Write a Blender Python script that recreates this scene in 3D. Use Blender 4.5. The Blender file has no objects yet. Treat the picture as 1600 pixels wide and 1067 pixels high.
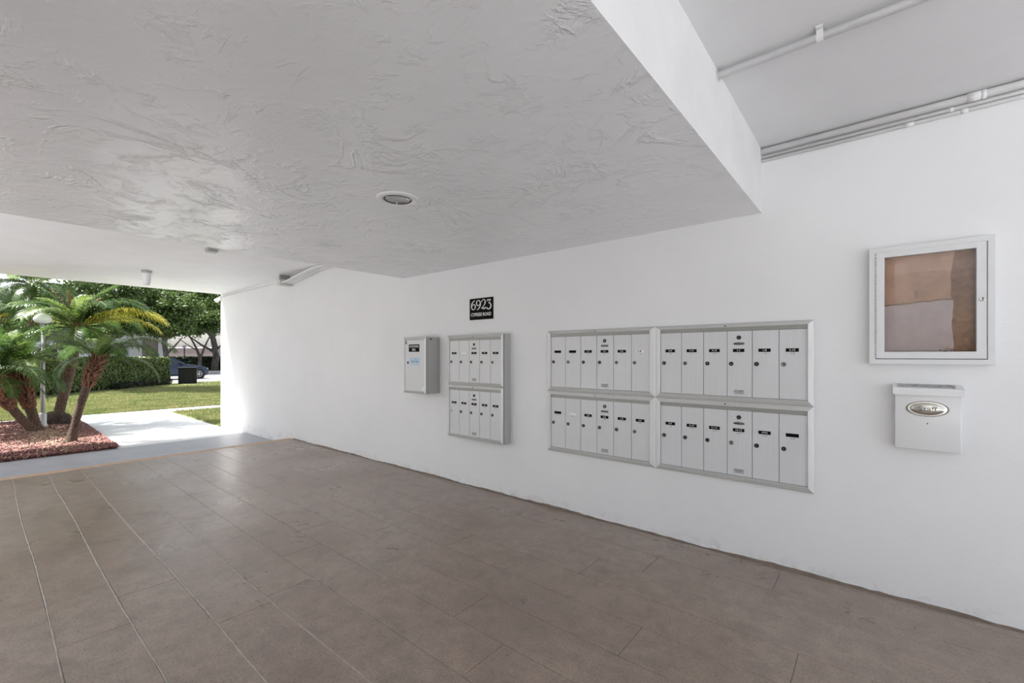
import bpy, bmesh, math, random
import numpy as np
from mathutils import Vector, Matrix

random.seed(7)
rng = np.random.default_rng(7)
S = bpy.context.scene
COL = S.collection
PI = math.pi

# ---------------------------------------------------------------- camera
cam_data = bpy.data.cameras.new('camera')
cam = bpy.data.objects.new('camera', cam_data)
COL.objects.link(cam)
cam.location = (0, 0, 1.4)
cam.rotation_euler = (PI / 2, 0, math.atan2(0.63762, 0.77035))
cam_data.sensor_width = 36
cam_data.lens = 36 * 688.65 / 1600
cam_data.shift_y = 22.5 / 1600
cam_data.clip_start = 0.02
cam_data.clip_end = 400
S.camera = cam

# ---------------------------------------------------------------- world, sun, exposure
world = bpy.data.worlds.new('sky')
S.world = world
world.use_nodes = True
wn = world.node_tree
wn.nodes.clear()
w_out = wn.nodes.new('ShaderNodeOutputWorld')
w_bg = wn.nodes.new('ShaderNodeBackground')
w_sky = wn.nodes.new('ShaderNodeTexSky')
w_sky.sky_type = 'NISHITA'
w_sky.sun_disc = False
w_sky.sun_elevation = math.radians(58)
w_sky.sun_rotation = math.radians(223)
w_sky.dust_density = 3.0
w_hs = wn.nodes.new('ShaderNodeHueSaturation')
w_hs.inputs['Saturation'].default_value = 0.42
wn.links.new(w_sky.outputs[0], w_hs.inputs['Color'])
wn.links.new(w_hs.outputs[0], w_bg.inputs['Color'])
wn.links.new(w_bg.outputs[0], w_out.inputs['Surface'])
w_bg.inputs['Strength'].default_value = 0.135

sun_data = bpy.data.lights.new('sun', 'SUN')
sun = bpy.data.objects.new('sun', sun_data)
COL.objects.link(sun)
sun_data.energy = 5.5
sun_data.angle = math.radians(0.6)
sun_data.color = (1.0, 0.985, 0.965)
sun.rotation_euler = Vector((0.42, 0.45, -1.0)).to_track_quat('-Z', 'Y').to_euler()
sun.location = (-8, -8, 16)

S.view_settings.view_transform = 'Standard'
S.view_settings.look = 'None'
S.view_settings.gamma = 1
S.view_settings.use_curve_mapping = False
S.view_settings.exposure = 1.24


# ---------------------------------------------------------------- materials
def new_mat(name):
    m = bpy.data.materials.new(name)
    m.use_nodes = True
    nt = m.node_tree
    b = nt.nodes['Principled BSDF']
    return m, nt, b


def N(nt, kind, **props):
    n = nt.nodes.new(kind)
    for k, v in props.items():
        setattr(n, k, v)
    return n


def ramp(nt, src, stops):
    r = N(nt, 'ShaderNodeValToRGB')
    el = r.color_ramp.elements
    while len(el) < len(stops):
        el.new(0.5)
    for e, (p, c) in zip(el, stops):
        e.position = p
        e.color = (c[0], c[1], c[2], 1) if isinstance(c, (tuple, list)) else (c, c, c, 1)
    nt.links.new(src, r.inputs[0])
    return r.outputs[0]


def noise(nt, scale, detail=4, rough=0.55, dist=0.0, vec=None, out=0):
    n = N(nt, 'ShaderNodeTexNoise')
    n.inputs['Scale'].default_value = scale
    n.inputs['Detail'].default_value = detail
    n.inputs['Roughness'].default_value = rough
    n.inputs['Distortion'].default_value = dist
    if vec is not None:
        nt.links.new(vec, n.inputs['Vector'])
    return n.outputs[out]


def position(nt, scale=(1, 1, 1)):
    g = N(nt, 'ShaderNodeNewGeometry')
    mp = N(nt, 'ShaderNodeMapping')
    mp.inputs['Scale'].default_value = scale
    nt.links.new(g.outputs['Position'], mp.inputs['Vector'])
    return mp.outputs[0]


def math_node(nt, op, a, b=None, clamp=False):
    n = N(nt, 'ShaderNodeMath', operation=op, use_clamp=clamp)
    for i, x in enumerate((a, b)):
        if x is None:
            continue
        if isinstance(x, (int, float)):
            n.inputs[i].default_value = x
        else:
            nt.links.new(x, n.inputs[i])
    return n.outputs[0]


def mix(nt, fac, a, b, mode='MIX'):
    n = N(nt, 'ShaderNodeMix', data_type='RGBA', blend_type=mode)
    if isinstance(fac, (int, float)):
        n.inputs[0].default_value = fac
    else:
        nt.links.new(fac, n.inputs[0])
    for i, x in ((6, a), (7, b)):
        if isinstance(x, (tuple, list)):
            n.inputs[i].default_value = (x[0], x[1], x[2], 1)
        else:
            nt.links.new(x, n.inputs[i])
    return n.outputs[2]


def bump(nt, b, height, strength, dist):
    n = N(nt, 'ShaderNodeBump')
    n.inputs['Strength'].default_value = strength
    n.inputs['Distance'].default_value = dist
    nt.links.new(height, n.inputs['Height'])
    nt.links.new(n.outputs[0], b.inputs['Normal'])
    return n


def simple(name, col, rough=0.5, metal=0.0, var=0.08, vscale=9.0, bump_s=0.0, bump_scale=60, spec=None):
    """procedural plain surface: slight noise in colour and roughness, optional bump"""
    m, nt, b = new_mat(name)
    p = position(nt)
    f = noise(nt, vscale, 5, 0.6, 0, p)
    c = ramp(nt, f, [(0.3, tuple(x * (1 - var) for x in col)), (0.7, tuple(min(1, x * (1 + var)) for x in col))])
    nt.links.new(c, b.inputs['Base Color'])
    b.inputs['Metallic'].default_value = metal
    b.inputs['Roughness'].default_value = rough
    if spec is not None:
        b.inputs['Specular IOR Level'].default_value = spec
    if bump_s:
        bump(nt, b, noise(nt, bump_scale, 4, 0.6, 0, p), bump_s, 0.004)
    return m


def mat_wall():
    m, nt, b = new_mat('white_painted_stucco')
    p = position(nt)
    f = noise(nt, 1.3, 6, 0.6, 0, p)
    c = ramp(nt, f, [(0.3, (0.835, 0.837, 0.84)), (0.7, (0.875, 0.877, 0.88))])
    # scuffs close to the floor
    sx = N(nt, 'ShaderNodeSeparateXYZ')
    nt.links.new(p, sx.inputs[0])
    low = ramp(nt, sx.outputs['Z'], [(0.0, 1.0), (0.10, 0.0)])
    sc = ramp(nt, noise(nt, 9, 6, 0.7, 0.6, p), [(0.48, 0.0), (0.66, 1.0)])
    fac = math_node(nt, 'MULTIPLY', low, sc)
    fac = math_node(nt, 'MULTIPLY', fac, 0.45)
    c = mix(nt, fac, c, (0.42, 0.38, 0.34))
    nt.links.new(c, b.inputs['Base Color'])
    b.inputs['Roughness'].default_value = 0.62
    h1 = noise(nt, 5, 4, 0.55, 0.4, p)
    h2 = noise(nt, 70, 3, 0.6, 0, p)
    h3 = noise(nt, 1.6, 2, 0.5, 0, p)
    h = math_node(nt, 'ADD', math_node(nt, 'MULTIPLY', h1, 1.0), math_node(nt, 'MULTIPLY', h2, 0.12))
    h = math_node(nt, 'ADD', h, math_node(nt, 'MULTIPLY', h3, 3.0))
    bump(nt, b, h, 0.5, 0.010)
    return m


def mat_trowel():
    """skip-trowelled plaster: flat with sparse thin wandering ridges"""
    m, nt, b = new_mat('skip_trowel_plaster')
    p = position(nt)
    c = ramp(nt, noise(nt, 2.0, 5, 0.6, 0, p), [(0.3, (0.835, 0.845, 0.858)), (0.7, (0.875, 0.885, 0.898))])
    nt.links.new(c, b.inputs['Base Color'])
    b.inputs['Roughness'].default_value = 0.27
    b.inputs['Specular IOR Level'].default_value = 0.75

    def ridge(scale, width, mscale, m0, m1, dist, sx=(1, 1, 1)):
        q = position(nt, sx)
        n = noise(nt, scale, 5, 0.58, dist, q)
        d = math_node(nt, 'ABSOLUTE', math_node(nt, 'SUBTRACT', n, 0.5))
        r = ramp(nt, d, [(0.0, 1.0), (width, 0.0)])
        mk = ramp(nt, noise(nt, mscale, 3, 0.6, 0, q), [(m0, 0.0), (m1, 1.0)])
        return math_node(nt, 'MULTIPLY', r, mk)
    r1 = ridge(2.6, 0.040, 2.2, 0.48, 0.62, 0.9)
    r2 = ridge(6.5, 0.055, 3.7, 0.50, 0.64, 0.6)
    r3 = ridge(4.0, 0.04, 5.5, 0.54, 0.66, 1.3, (1, 1.6, 1))
    h = math_node(nt, 'ADD', r1, math_node(nt, 'MULTIPLY', r2, 0.6))
    h = math_node(nt, 'ADD', h, math_node(nt, 'MULTIPLY', r3, 0.4))
    h = math_node(nt, 'ADD', h, math_node(nt, 'MULTIPLY', noise(nt, 14, 5, 0.62, 0.3, p), 0.55))
    h = math_node(nt, 'ADD', h, math_node(nt, 'MULTIPLY', noise(nt, 2.2, 3, 0.5, 0, p), 1.2))
    bump(nt, b, h, 0.55, 0.012)
    return m


def mat_floor():
    m, nt, b = new_mat('worn_brown_floor_coating')
    p = position(nt)
    big = noise(nt, 0.75, 5, 0.6, 0.3, p)
    c = ramp(nt, big, [(0.32, (0.285, 0.207, 0.160)), (0.5, (0.362, 0.275, 0.218)), (0.72, (0.395, 0.325, 0.272))])
    red = ramp(nt, noise(nt, 1.1, 4, 0.6, 0, position(nt, (1, 1.7, 1))), [(0.56, 0.0), (0.70, 0.45)])
    c = mix(nt, red, c, (0.26, 0.172, 0.150))
    dark = ramp(nt, noise(nt, 3.3, 6, 0.7, 0.5, p), [(0.54, 0.0), (0.74, 0.55)])
    c = mix(nt, dark, c, (0.13, 0.102, 0.086))
    # scratches along the joints
    q = position(nt, (1.2, 26, 1))
    scr = ramp(nt, noise(nt, 3.0, 5, 0.7, 0.2, q), [(0.58, 0.0), (0.80, 0.22)])
    c = mix(nt, scr, c, (0.12, 0.10, 0.09))
    md = ramp(nt, noise(nt, 9, 6, 0.75, 0.4, p), [(0.40, 0.0), (0.66, 0.6)])
    c = mix(nt, md, c, (0.20, 0.157, 0.130))
    # fine speckle
    sp = ramp(nt, noise(nt, 95, 2, 0.7, 0, p), [(0.36, 1.0), (0.50, 0.0)])
    c = mix(nt, math_node(nt, 'MULTIPLY', sp, 0.42), c, (0.085, 0.068, 0.058))
    sp2 = ramp(nt, noise(nt, 120, 2, 0.7, 0, position(nt, (1, 1, 1.3))), [(0.58, 0.0), (0.70, 1.0)])
    c = mix(nt, math_node(nt, 'MULTIPLY', sp2, 0.25), c, (0.46, 0.41, 0.37))
    nt.links.new(c, b.inputs['Base Color'])
    rr = ramp(nt, noise(nt, 1.4, 4, 0.6, 0, p), [(0.3, 0.24), (0.7, 0.40)])
    nt.links.new(rr, b.inputs['Roughness'])
    h = math_node(nt, 'ADD', noise(nt, 45, 4, 0.65, 0, p), math_node(nt, 'MULTIPLY', noise(nt, 4, 4, 0.6, 0, p), 1.5))
    b.inputs['Specular IOR Level'].default_value = 0.85
    bump(nt, b, h, 0.30, 0.004)
    return m


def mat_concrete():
    m, nt, b = new_mat('sunlit_pale_concrete')
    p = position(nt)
    c = ramp(nt, noise(nt, 2.0, 6, 0.65, 0.2, p), [(0.3, (0.66, 0.66, 0.66)), (0.7, (0.74, 0.74, 0.74))])  # lifted above the landing tone so the path looks sunlit
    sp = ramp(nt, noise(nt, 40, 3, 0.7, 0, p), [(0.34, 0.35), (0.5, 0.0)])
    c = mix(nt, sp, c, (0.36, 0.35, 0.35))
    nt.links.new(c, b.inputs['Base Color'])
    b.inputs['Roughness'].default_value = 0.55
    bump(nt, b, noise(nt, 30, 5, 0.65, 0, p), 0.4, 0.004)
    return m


def mat_asphalt():
    return simple('sunlit_asphalt', (0.30, 0.295, 0.29), 0.85, 0, 0.15, 6, 0.3, 80)


def mat_leaf(name, dark, light, scale=3.0, trans=0.35, rough=0.5):
    m, nt, b = new_mat(name)
    p = position(nt)
    c = ramp(nt, noise(nt, scale, 5, 0.7, 0, p), [(0.30, dark), (0.72, light)])
    nt.links.new(c, b.inputs['Base Color'])
    b.inputs['Roughness'].default_value = rough
    out = nt.nodes['Material Output']
    tr = N(nt, 'ShaderNodeBsdfTranslucent')
    nt.links.new(c, tr.inputs['Color'])
    ms = N(nt, 'ShaderNodeMixShader')
    ms.inputs[0].default_value = trans
    nt.links.new(b.outputs[0], ms.inputs[1])
    nt.links.new(tr.outputs[0], ms.inputs[2])
    nt.links.new(ms.outputs[0], out.inputs['Surface'])
    return m


def mat_bark(name, dark, light, scale=18, stretch=(1, 1, 0.35)):
    m, nt, b = new_mat(name)
    p = position(nt, stretch)
    f = noise(nt, scale, 6, 0.7, 0.6, p)
    nt.links.new(ramp(nt, f, [(0.32, dark), (0.70, light)]), b.inputs['Base Color'])
    b.inputs['Roughness'].default_value = 0.9
    bump(nt, b, f, 0.9, 0.03)
    return m


def mat_metal_paint(name, col, rough=0.38, metal=0.35, streak=0.10):
    """brushed / painted aluminium with faint vertical streaks and smudges"""
    m, nt, b = new_mat(name)
    q = position(nt, (60, 60, 1.5))
    f = noise(nt, 2.0, 4, 0.6, 0, q)
    c = ramp(nt, f, [(0.3, tuple(x * (1 - streak) for x in col)), (0.7, tuple(min(1, x * (1 + streak * 0.6)) for x in col))])
    sm = ramp(nt, noise(nt, 11, 6, 0.7, 0.5, position(nt)), [(0.60, 0.0), (0.76, 0.30)])
    c = mix(nt, sm, c, tuple(x * 0.78 for x in col))
    nt.links.new(c, b.inputs['Base Color'])
    b.inputs['Metallic'].default_value = metal
    rr = ramp(nt, noise(nt, 5, 4, 0.6, 0, position(nt)), [(0.3, rough - 0.06), (0.7, rough + 0.1)])
    nt.links.new(rr, b.inputs['Roughness'])
    return m


def mat_glass():
    m, nt, b = new_mat('clear_glass')
    out = nt.nodes['Material Output']
    gl = N(nt, 'ShaderNodeBsdfGlossy')
    gl.inputs['Roughness'].default_value = 0.02
    tr = N(nt, 'ShaderNodeBsdfTransparent')
    f = noise(nt, 6, 4, 0.6, 0, position(nt))
    nt.links.new(ramp(nt, f, [(0.3, 0.95), (0.7, 0.98)]), tr.inputs['Color'])
    ms = N(nt, 'ShaderNodeMixShader')
    fr = N(nt, 'ShaderNodeFresnel')
    fr.inputs['IOR'].default_value = 1.45
    nt.links.new(fr.outputs[0], ms.inputs[0])
    nt.links.new(tr.outputs[0], ms.inputs[1])
    nt.links.new(gl.outputs[0], ms.inputs[2])
    nt.links.new(ms.outputs[0], out.inputs['Surface'])
    return m


M = {
    'wall': mat_wall(), 'trowel': mat_trowel(), 'floor': mat_floor(), 'concrete': mat_concrete(), 'asphalt': mat_asphalt(),
    'landing': simple('shaded_blue_grey_paint', (0.34, 0.345, 0.375), 0.42, 0, 0.10, 3, 0.3, 40),  # blue-grey paint, darkened so the landing looks shaded beside the path
    'patio': simple('bounce_white_concrete', (0.72, 0.725, 0.74), 0.6, 0, 0.06, 3, 0.3, 30),  # whitened so the unseen courts bounce sunlight into the passage
    'smooth_white': simple('smooth_white_paint', (0.89, 0.895, 0.90), 0.55, 0, 0.03, 3, 0.15, 30),
    'slab_edge': simple('white_slab_face', (0.80, 0.80, 0.80), 0.6, 0, 0.04, 4, 0.3, 25),
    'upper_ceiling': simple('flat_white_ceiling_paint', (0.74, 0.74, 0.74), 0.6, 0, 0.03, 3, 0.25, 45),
    'strip': simple('tan_edge_paint', (0.50, 0.33, 0.21), 0.6, 0, 0.2, 8, 0.3, 60),
    'joint_ridge': simple('pale_joint_sealant', (0.40, 0.355, 0.31), 0.6, 0, 0.25, 14, 0.4, 90),
    'grout': simple('dark_joint_bed', (0.16, 0.135, 0.118), 0.8, 0, 0.2, 10),
    'door': mat_metal_paint('satin_grey_mailbox_door', (0.71, 0.715, 0.72), 0.42, 0.05, 0.04),
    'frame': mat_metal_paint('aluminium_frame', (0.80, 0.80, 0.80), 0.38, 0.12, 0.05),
    'frame_rail': mat_metal_paint('shaded_aluminium_rail', (0.58, 0.58, 0.565), 0.40, 0.15, 0.06),  # same aluminium as the stiles, with the rails' shade put into the colour
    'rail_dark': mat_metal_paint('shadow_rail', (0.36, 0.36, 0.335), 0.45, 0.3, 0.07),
    'housing': mat_metal_paint('grey_painted_housing', (0.50, 0.50, 0.485), 0.5, 0.1, 0.06),
    'cavity': simple('dark_gap', (0.06, 0.06, 0.06), 0.8),
    'black_plate': simple('black_plastic_plate', (0.004, 0.004, 0.004), 0.75, 0, 0.3, 30, spec=0.15),
    'white_print': simple('white_print', (0.72, 0.72, 0.70), 0.6, 0, 0.05, 30),
    'grey_print': simple('grey_print', (0.22, 0.22, 0.22), 0.6, 0, 0.1, 30),
    'black_print': simple('black_print', (0.02, 0.02, 0.02), 0.6, 0, 0.1, 30),
    'lock': simple('blackened_lock', (0.012, 0.012, 0.012), 0.35, 0.3, 0.2, 30),
    'lock_steel': simple('worn_steel_lock', (0.20, 0.20, 0.20), 0.35, 0.6, 0.25, 30),
    'chrome': simple('chrome', (0.75, 0.75, 0.74), 0.14, 1.0, 0.04, 20),
    'badge': simple('etched_badge', (0.33, 0.33, 0.30), 0.5, 0.2, 0.25, 60),
    'mail_decal': simple('grey_decal', (0.46, 0.46, 0.47), 0.6, 0, 0.1, 40),
    'blue_sticker': simple('pale_blue_sticker', (0.50, 0.66, 0.78), 0.5, 0, 0.08, 30),
    'blue_print': simple('blue_print', (0.16, 0.30, 0.44), 0.5, 0, 0.1, 30),
    'white_sticker': simple('white_sticker', (0.85, 0.85, 0.82), 0.5, 0, 0.05, 30),
    'board_white': simple('white_enamel_frame', (0.76, 0.77, 0.77), 0.38, 0, 0.02, 6),
    'cork': simple('brown_cork_backing', (0.34, 0.175, 0.09), 0.85, 0, 0.30, 35, 0.4, 160),
    'tan_sheet': simple('tan_backing_sheet', (0.64, 0.39, 0.265), 0.8, 0, 0.10, 14, 0.2, 120),
    'pink_sheet': simple('pale_pink_sheet', (0.68, 0.565, 0.55), 0.8, 0, 0.06, 22, 0.2, 140),
    'torn': simple('torn_paper_edge', (0.40, 0.26, 0.18), 0.9, 0, 0.3, 40),
    'glass': mat_glass(),
    'box_white': simple('white_drop_box_enamel', (0.80, 0.80, 0.80), 0.22, 0, 0.02, 6),
    'box_dirt': simple('dusty_lid_top', (0.42, 0.42, 0.42), 0.9, 0, 0.55, 45, 0.3, 120),
    'pewter': simple('polished_pewter', (0.62, 0.60, 0.54), 0.22, 0.9, 0.08, 12),
    'pewter_dark': simple('antique_pewter_rim', (0.22, 0.21, 0.19), 0.4, 0.7, 0.15, 20),
    'conduit': simple('white_painted_conduit', (0.80, 0.80, 0.80), 0.45, 0, 0.03, 12),
    'junction': simple('grey_white_junction_box', (0.66, 0.66, 0.62), 0.5, 0, 0.06, 12),
    'lamp_trim': simple('white_lamp_trim', (0.84, 0.84, 0.83), 0.4, 0, 0.02, 12),
    'reflector': simple('aluminium_reflector', (0.45, 0.45, 0.45), 0.25, 0.8, 0.25, 16),
    'lens_grey': simple('dull_lamp_lens', (0.42, 0.42, 0.41), 0.3, 0.2, 0.15, 30),
    'mulch_bed': simple('dark_mulch_soil', (0.10, 0.048, 0.042), 0.95, 0, 0.4, 20, 0.8, 30),
    'mulch': simple('red_dyed_mulch_chips', (0.27, 0.130, 0.116), 0.9, 0, 0.55, 24),
    'mulch_dry': simple('dry_straw_chips', (0.42, 0.30, 0.21), 0.9, 0, 0.35, 24),
    'lawn': simple('lawn_soil_green', (0.17, 0.195, 0.070), 0.95, 0, 0.35, 1.4, 0.6, 40),
    'grass': mat_leaf('grass_blades', (0.125, 0.195, 0.045), (0.42, 0.375, 0.175), 1.3, 0.25, 0.6),
    'frond_green': mat_leaf('palm_frond_green', (0.018, 0.050, 0.010), (0.105, 0.185, 0.040), 4.0, 0.42, 0.36),
    'frond_light': mat_leaf('palm_frond_light_green', (0.055, 0.115, 0.018), (0.25, 0.33, 0.085), 4.0, 0.46, 0.36),
    'frond_yellow': mat_leaf('palm_frond_yellowing', (0.30, 0.29, 0.03), (0.58, 0.52, 0.06), 5.0, 0.4, 0.4),
    'frond_brown': mat_leaf('palm_frond_dry_spear', (0.12, 0.075, 0.028), (0.30, 0.21, 0.07), 6.0, 0.3, 0.5),
    'rachis': simple('palm_rachis', (0.26, 0.29, 0.10), 0.5, 0, 0.2, 12),
    'palm_bark': mat_bark('palm_trunk_bark', (0.040, 0.024, 0.018), (0.215, 0.135, 0.092), 26, (1, 1, 1.6)),
    'palm_boot': mat_bark('palm_leaf_bases', (0.070, 0.028, 0.018), (0.46, 0.235, 0.14), 30, (1, 1, 1)),
    'root': mat_bark('palm_root_mound', (0.035, 0.026, 0.022), (0.15, 0.105, 0.08), 40, (1, 1, 0.4)),
    'tree_bark': mat_bark('grey_tree_bark', (0.045, 0.040, 0.036), (0.17, 0.15, 0.135), 7, (1, 1, 0.3)),
    'leaf_dark': mat_leaf('shade_tree_leaves', (0.022, 0.058, 0.012), (0.185, 0.26, 0.07), 2.0, 0.3),
    'leaf_mid': mat_leaf('bright_tree_leaves', (0.035, 0.085, 0.016), (0.20, 0.29, 0.08), 2.0, 0.35),
    'leaf_blue': mat_leaf('grey_green_tree_leaves', (0.035, 0.06, 0.035), (0.13, 0.17, 0.105), 2.0, 0.3),
    'hedge_leaf': mat_leaf('hedge_leaves', (0.028, 0.062, 0.012), (0.28, 0.34, 0.11), 9.0, 0.28, 0.3),
    'hedge_core': simple('hedge_gap_shade', (0.018, 0.026, 0.010), 0.95, 0, 0.4, 20),  # near-black core stands for the shade between hedge leaves
    'low_leaf': mat_leaf('low_hedge_leaves', (0.016, 0.026, 0.012), (0.06, 0.065, 0.03), 8.0, 0.15),
    'far_leaf': mat_leaf('far_hedge_leaves', (0.010, 0.022, 0.008), (0.045, 0.08, 0.022), 5.0, 0.2),
    'steel_pole': simple('galvanised_pole', (0.52, 0.53, 0.54), 0.45, 0.4, 0.08, 20),
    'dome': simple('white_lamp_dome', (0.84, 0.84, 0.84), 0.35, 0, 0.02, 20),
    'bin': simple('black_bin_plastic', (0.005, 0.005, 0.006), 0.75, 0, 0.2, 10),
    'car_paint': simple('dark_blue_car_paint', (0.045, 0.058, 0.090), 0.22, 0.55, 0.05, 4),
    'car_glass': simple('tinted_car_glass', (0.02, 0.024, 0.028), 0.06, 0.0, 0.1, 4, spec=0.8),
    'car_trim': simple('black_car_trim', (0.015, 0.015, 0.016), 0.6, 0, 0.1, 10),
    'tyre': simple('tyre_rubber', (0.018, 0.018, 0.018), 0.85, 0, 0.1, 20),
    'alloy': simple('alloy_wheel', (0.60, 0.60, 0.61), 0.3, 0.7, 0.05, 20),
    'lamp_red': simple('red_tail_lamp', (0.30, 0.01, 0.01), 0.2, 0, 0.1, 20),
    'white_house': simple('white_house_wall', (0.66, 0.69, 0.73), 0.7, 0, 0.04, 1.5, 0.2, 20),
    'brown_door': simple('taupe_house_panel', (0.28, 0.24, 0.215), 0.7, 0, 0.1, 3),
    'pink_wall': simple('beige_pink_stucco', (0.20, 0.160, 0.148), 0.8, 0, 0.06, 1.2, 0.2, 20),
    'roof_grey': simple('pale_flat_roof', (0.62, 0.62, 0.62), 0.7, 0, 0.06, 2),
    'kerb': simple('white_wheel_stop', (0.72, 0.72, 0.71), 0.7, 0, 0.05, 8),
}


# ---------------------------------------------------------------- mesh helpers
class MB:
    """collects shapes; build() links them as ONE mesh object"""

    def __init__(self):
        self.v, self.f, self.mi, self.sm = [], [], [], []

    def add(self, verts, faces, mi=0, smooth=False):
        o = len(self.v)
        self.v += [tuple(p) for p in verts]
        for f in faces:
            self.f.append(tuple(i + o for i in f))
            self.mi.append(mi)
            self.sm.append(smooth)
        return self

    def box(self, a, b, mi=0, bev=0.0):
        x0, y0, z0 = a
        x1, y1, z1 = b
        if bev <= 0:
            vs = [(x0, y0, z0), (x1, y0, z0), (x1, y1, z0), (x0, y1, z0), (x0, y0, z1), (x1, y0, z1), (x1, y1, z1), (x0, y1, z1)]
            fs = [(0, 3, 2, 1), (4, 5, 6, 7), (0, 1, 5, 4), (1, 2, 6, 5), (2, 3, 7, 6), (3, 0, 4, 7)]
            return self.add(vs, fs, mi)
        bm = bmesh.new()
        bmesh.ops.create_cube(bm, size=1)
        for v in bm.verts:
            v.co = Vector(((x0 + x1) / 2 + v.co.x * (x1 - x0), (y0 + y1) / 2 + v.co.y * (y1 - y0), (z0 + z1) / 2 + v.co.z * (z1 - z0)))
        bmesh.ops.bevel(bm, geom=bm.edges[:], offset=bev, segments=2, affect='EDGES', profile=0.5)
        bm.verts.index_update()
        self.add([v.co[:] for v in bm.verts], [[v.index for v in f.verts] for f in bm.faces], mi, False)
        bm.free()
        return self

    def tube(self, pts, radii, seg=10, mi=0, cap=True, smooth=True):
        pts = [Vector(p) for p in pts]
        if isinstance(radii, (int, float)):
            radii = [radii] * len(pts)
        vs, fs = [], []
        t0 = (pts[1] - pts[0]).normalized()
        ref = Vector((0, 0, 1)) if abs(t0.z) < 0.9 else Vector((1, 0, 0))
        n = t0.cross(ref).normalized()
        for i, p in enumerate(pts):
            if i == 0:
                t = t0
            elif i == len(pts) - 1:
                t = (pts[i] - pts[i - 1]).normalized()
            else:
                t = (pts[i + 1] - pts[i - 1]).normalized()
            n = (n - t * n.dot(t)).normalized()
            bn = t.cross(n)
            for k in range(seg):
                a = 2 * PI * k / seg
                vs.append(p + (n * math.cos(a) + bn * math.sin(a)) * radii[i])
        for i in range(len(pts) - 1):
            for k in range(seg):
                k2 = (k + 1) % seg
                fs.append((i * seg + k, i * seg + k2, (i + 1) * seg + k2, (i + 1) * seg + k))
        self.add(vs, fs, mi, smooth)
        if cap:
            o = len(self.v) - len(vs)
            self.f.append(tuple(o + k for k in reversed(range(seg))))
            self.f.append(tuple(o + (len(pts) - 1) * seg + k for k in range(seg)))
            self.mi += [mi, mi]
            self.sm += [False, False]
        return self

    def lathe(self, prof, seg=24, mi=0, axis='Z', origin=(0, 0, 0), sx=1.0, sy=1.0, smooth=True):
        """prof: list of (radius, height)"""
        vs, fs = [], []
        for r, h in prof:
            for k in range(seg):
                a = 2 * PI * k / seg
                x, y = r * math.cos(a) * sx, r * math.sin(a) * sy
                if axis == 'Z':
                    vs.append((origin[0] + x, origin[1] + y, origin[2] + h))
                else:                     # along -Y: height grows towards the viewer
                    vs.append((origin[0] + x, origin[1] - h, origin[2] + y))
        for i in range(len(prof) - 1):
            for k in range(seg):
                k2 = (k + 1) % seg
                fs.append((i * seg + k, i * seg + k2, (i + 1) * seg + k2, (i + 1) * seg + k))
        self.add(vs, fs, mi, smooth)
        return self

    def disc(self, r, seg=24, mi=0, axis='Y', origin=(0, 0, 0), h=0.0, sx=1.0, sy=1.0):
        vs = []
        for k in range(seg):
            a = 2 * PI * k / seg
            x, y = r * math.cos(a) * sx, r * math.sin(a) * sy
            vs.append((origin[0] + x, origin[1] - h, origin[2] + y) if axis == 'Y' else (origin[0] + x, origin[1] + y, origin[2] + h))
        return self.add(vs, [tuple(range(seg))], mi)

    def mesh(self, name, mats):
        me = bpy.data.meshes.new(name)
        me.from_pydata(self.v, [], self.f)
        for m in (mats if isinstance(mats, (list, tuple)) else [mats]):
            me.materials.append(M[m] if isinstance(m, str) else m)
        me.polygons.foreach_set('material_index', self.mi)
        me.polygons.foreach_set('use_smooth', self.sm)
        me.update()
        return me

    def build(self, name, mats, parent=None, loc=(0, 0, 0)):
        return link(name, self.mesh(name, mats), parent, loc)


def link(name, me, parent=None, loc=(0, 0, 0)):
    o = bpy.data.objects.new(name, me)
    COL.objects.link(o)
    o.location = loc
    if parent is not None:
        o.parent = parent
    return o


def tag(o, label=None, cat=None, group=None, kind=None):
    if label:
        o['label'] = label
    if cat:
        o['category'] = cat
    if group:
        o['group'] = group
    if kind:
        o['kind'] = kind
    return o


def thing(name, label, cat, loc=(0, 0, 0), group=None):
    o = bpy.data.objects.new(name, None)
    COL.objects.link(o)
    o.location = loc
    o.empty_display_size = 0.1
    return tag(o, label, cat, group)


def quads_mesh(name, V, mats, per=4):
    """V: (n, per, 3) array -> mesh of n separate polygons"""
    n = len(V)
    me = bpy.data.meshes.new(name)
    me.vertices.add(n * per)
    me.vertices.foreach_set('co', V.reshape(-1).astype(np.float32))
    me.loops.add(n * per)
    me.loops.foreach_set('vertex_index', np.arange(n * per, dtype=np.int32))
    me.polygons.add(n)
    me.polygons.foreach_set('loop_start', np.arange(0, n * per, per, dtype=np.int32))
    me.update(calc_edges=True)
    for m in (mats if isinstance(mats, (list, tuple)) else [mats]):
        me.materials.append(M[m])
    return me


# ---------------------------------------------------------------- lettering
_texts = {}


def text_shape(s, size, bold=0.0, sx=1.0):
    key = (s, size, bold, sx)
    if key in _texts:
        return _texts[key]
    cu = bpy.data.curves.new('lettering', 'FONT')
    cu.body = s
    cu.size = size
    cu.align_x = 'CENTER'
    cu.align_y = 'CENTER'
    cu.offset = bold
    cu.resolution_u = 2
    o = bpy.data.objects.new('lettering', cu)
    COL.objects.link(o)
    dg = bpy.context.evaluated_depsgraph_get()
    ev = o.evaluated_get(dg)
    me = ev.to_mesh()
    vs = [(v.co.x * sx, v.co.y) for v in me.vertices]
    fs = [tuple(p.vertices) for p in me.polygons]
    ev.to_mesh_clear()
    bpy.data.objects.remove(o)
    bpy.data.curves.remove(cu)
    _texts[key] = (vs, fs)
    return vs, fs


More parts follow.
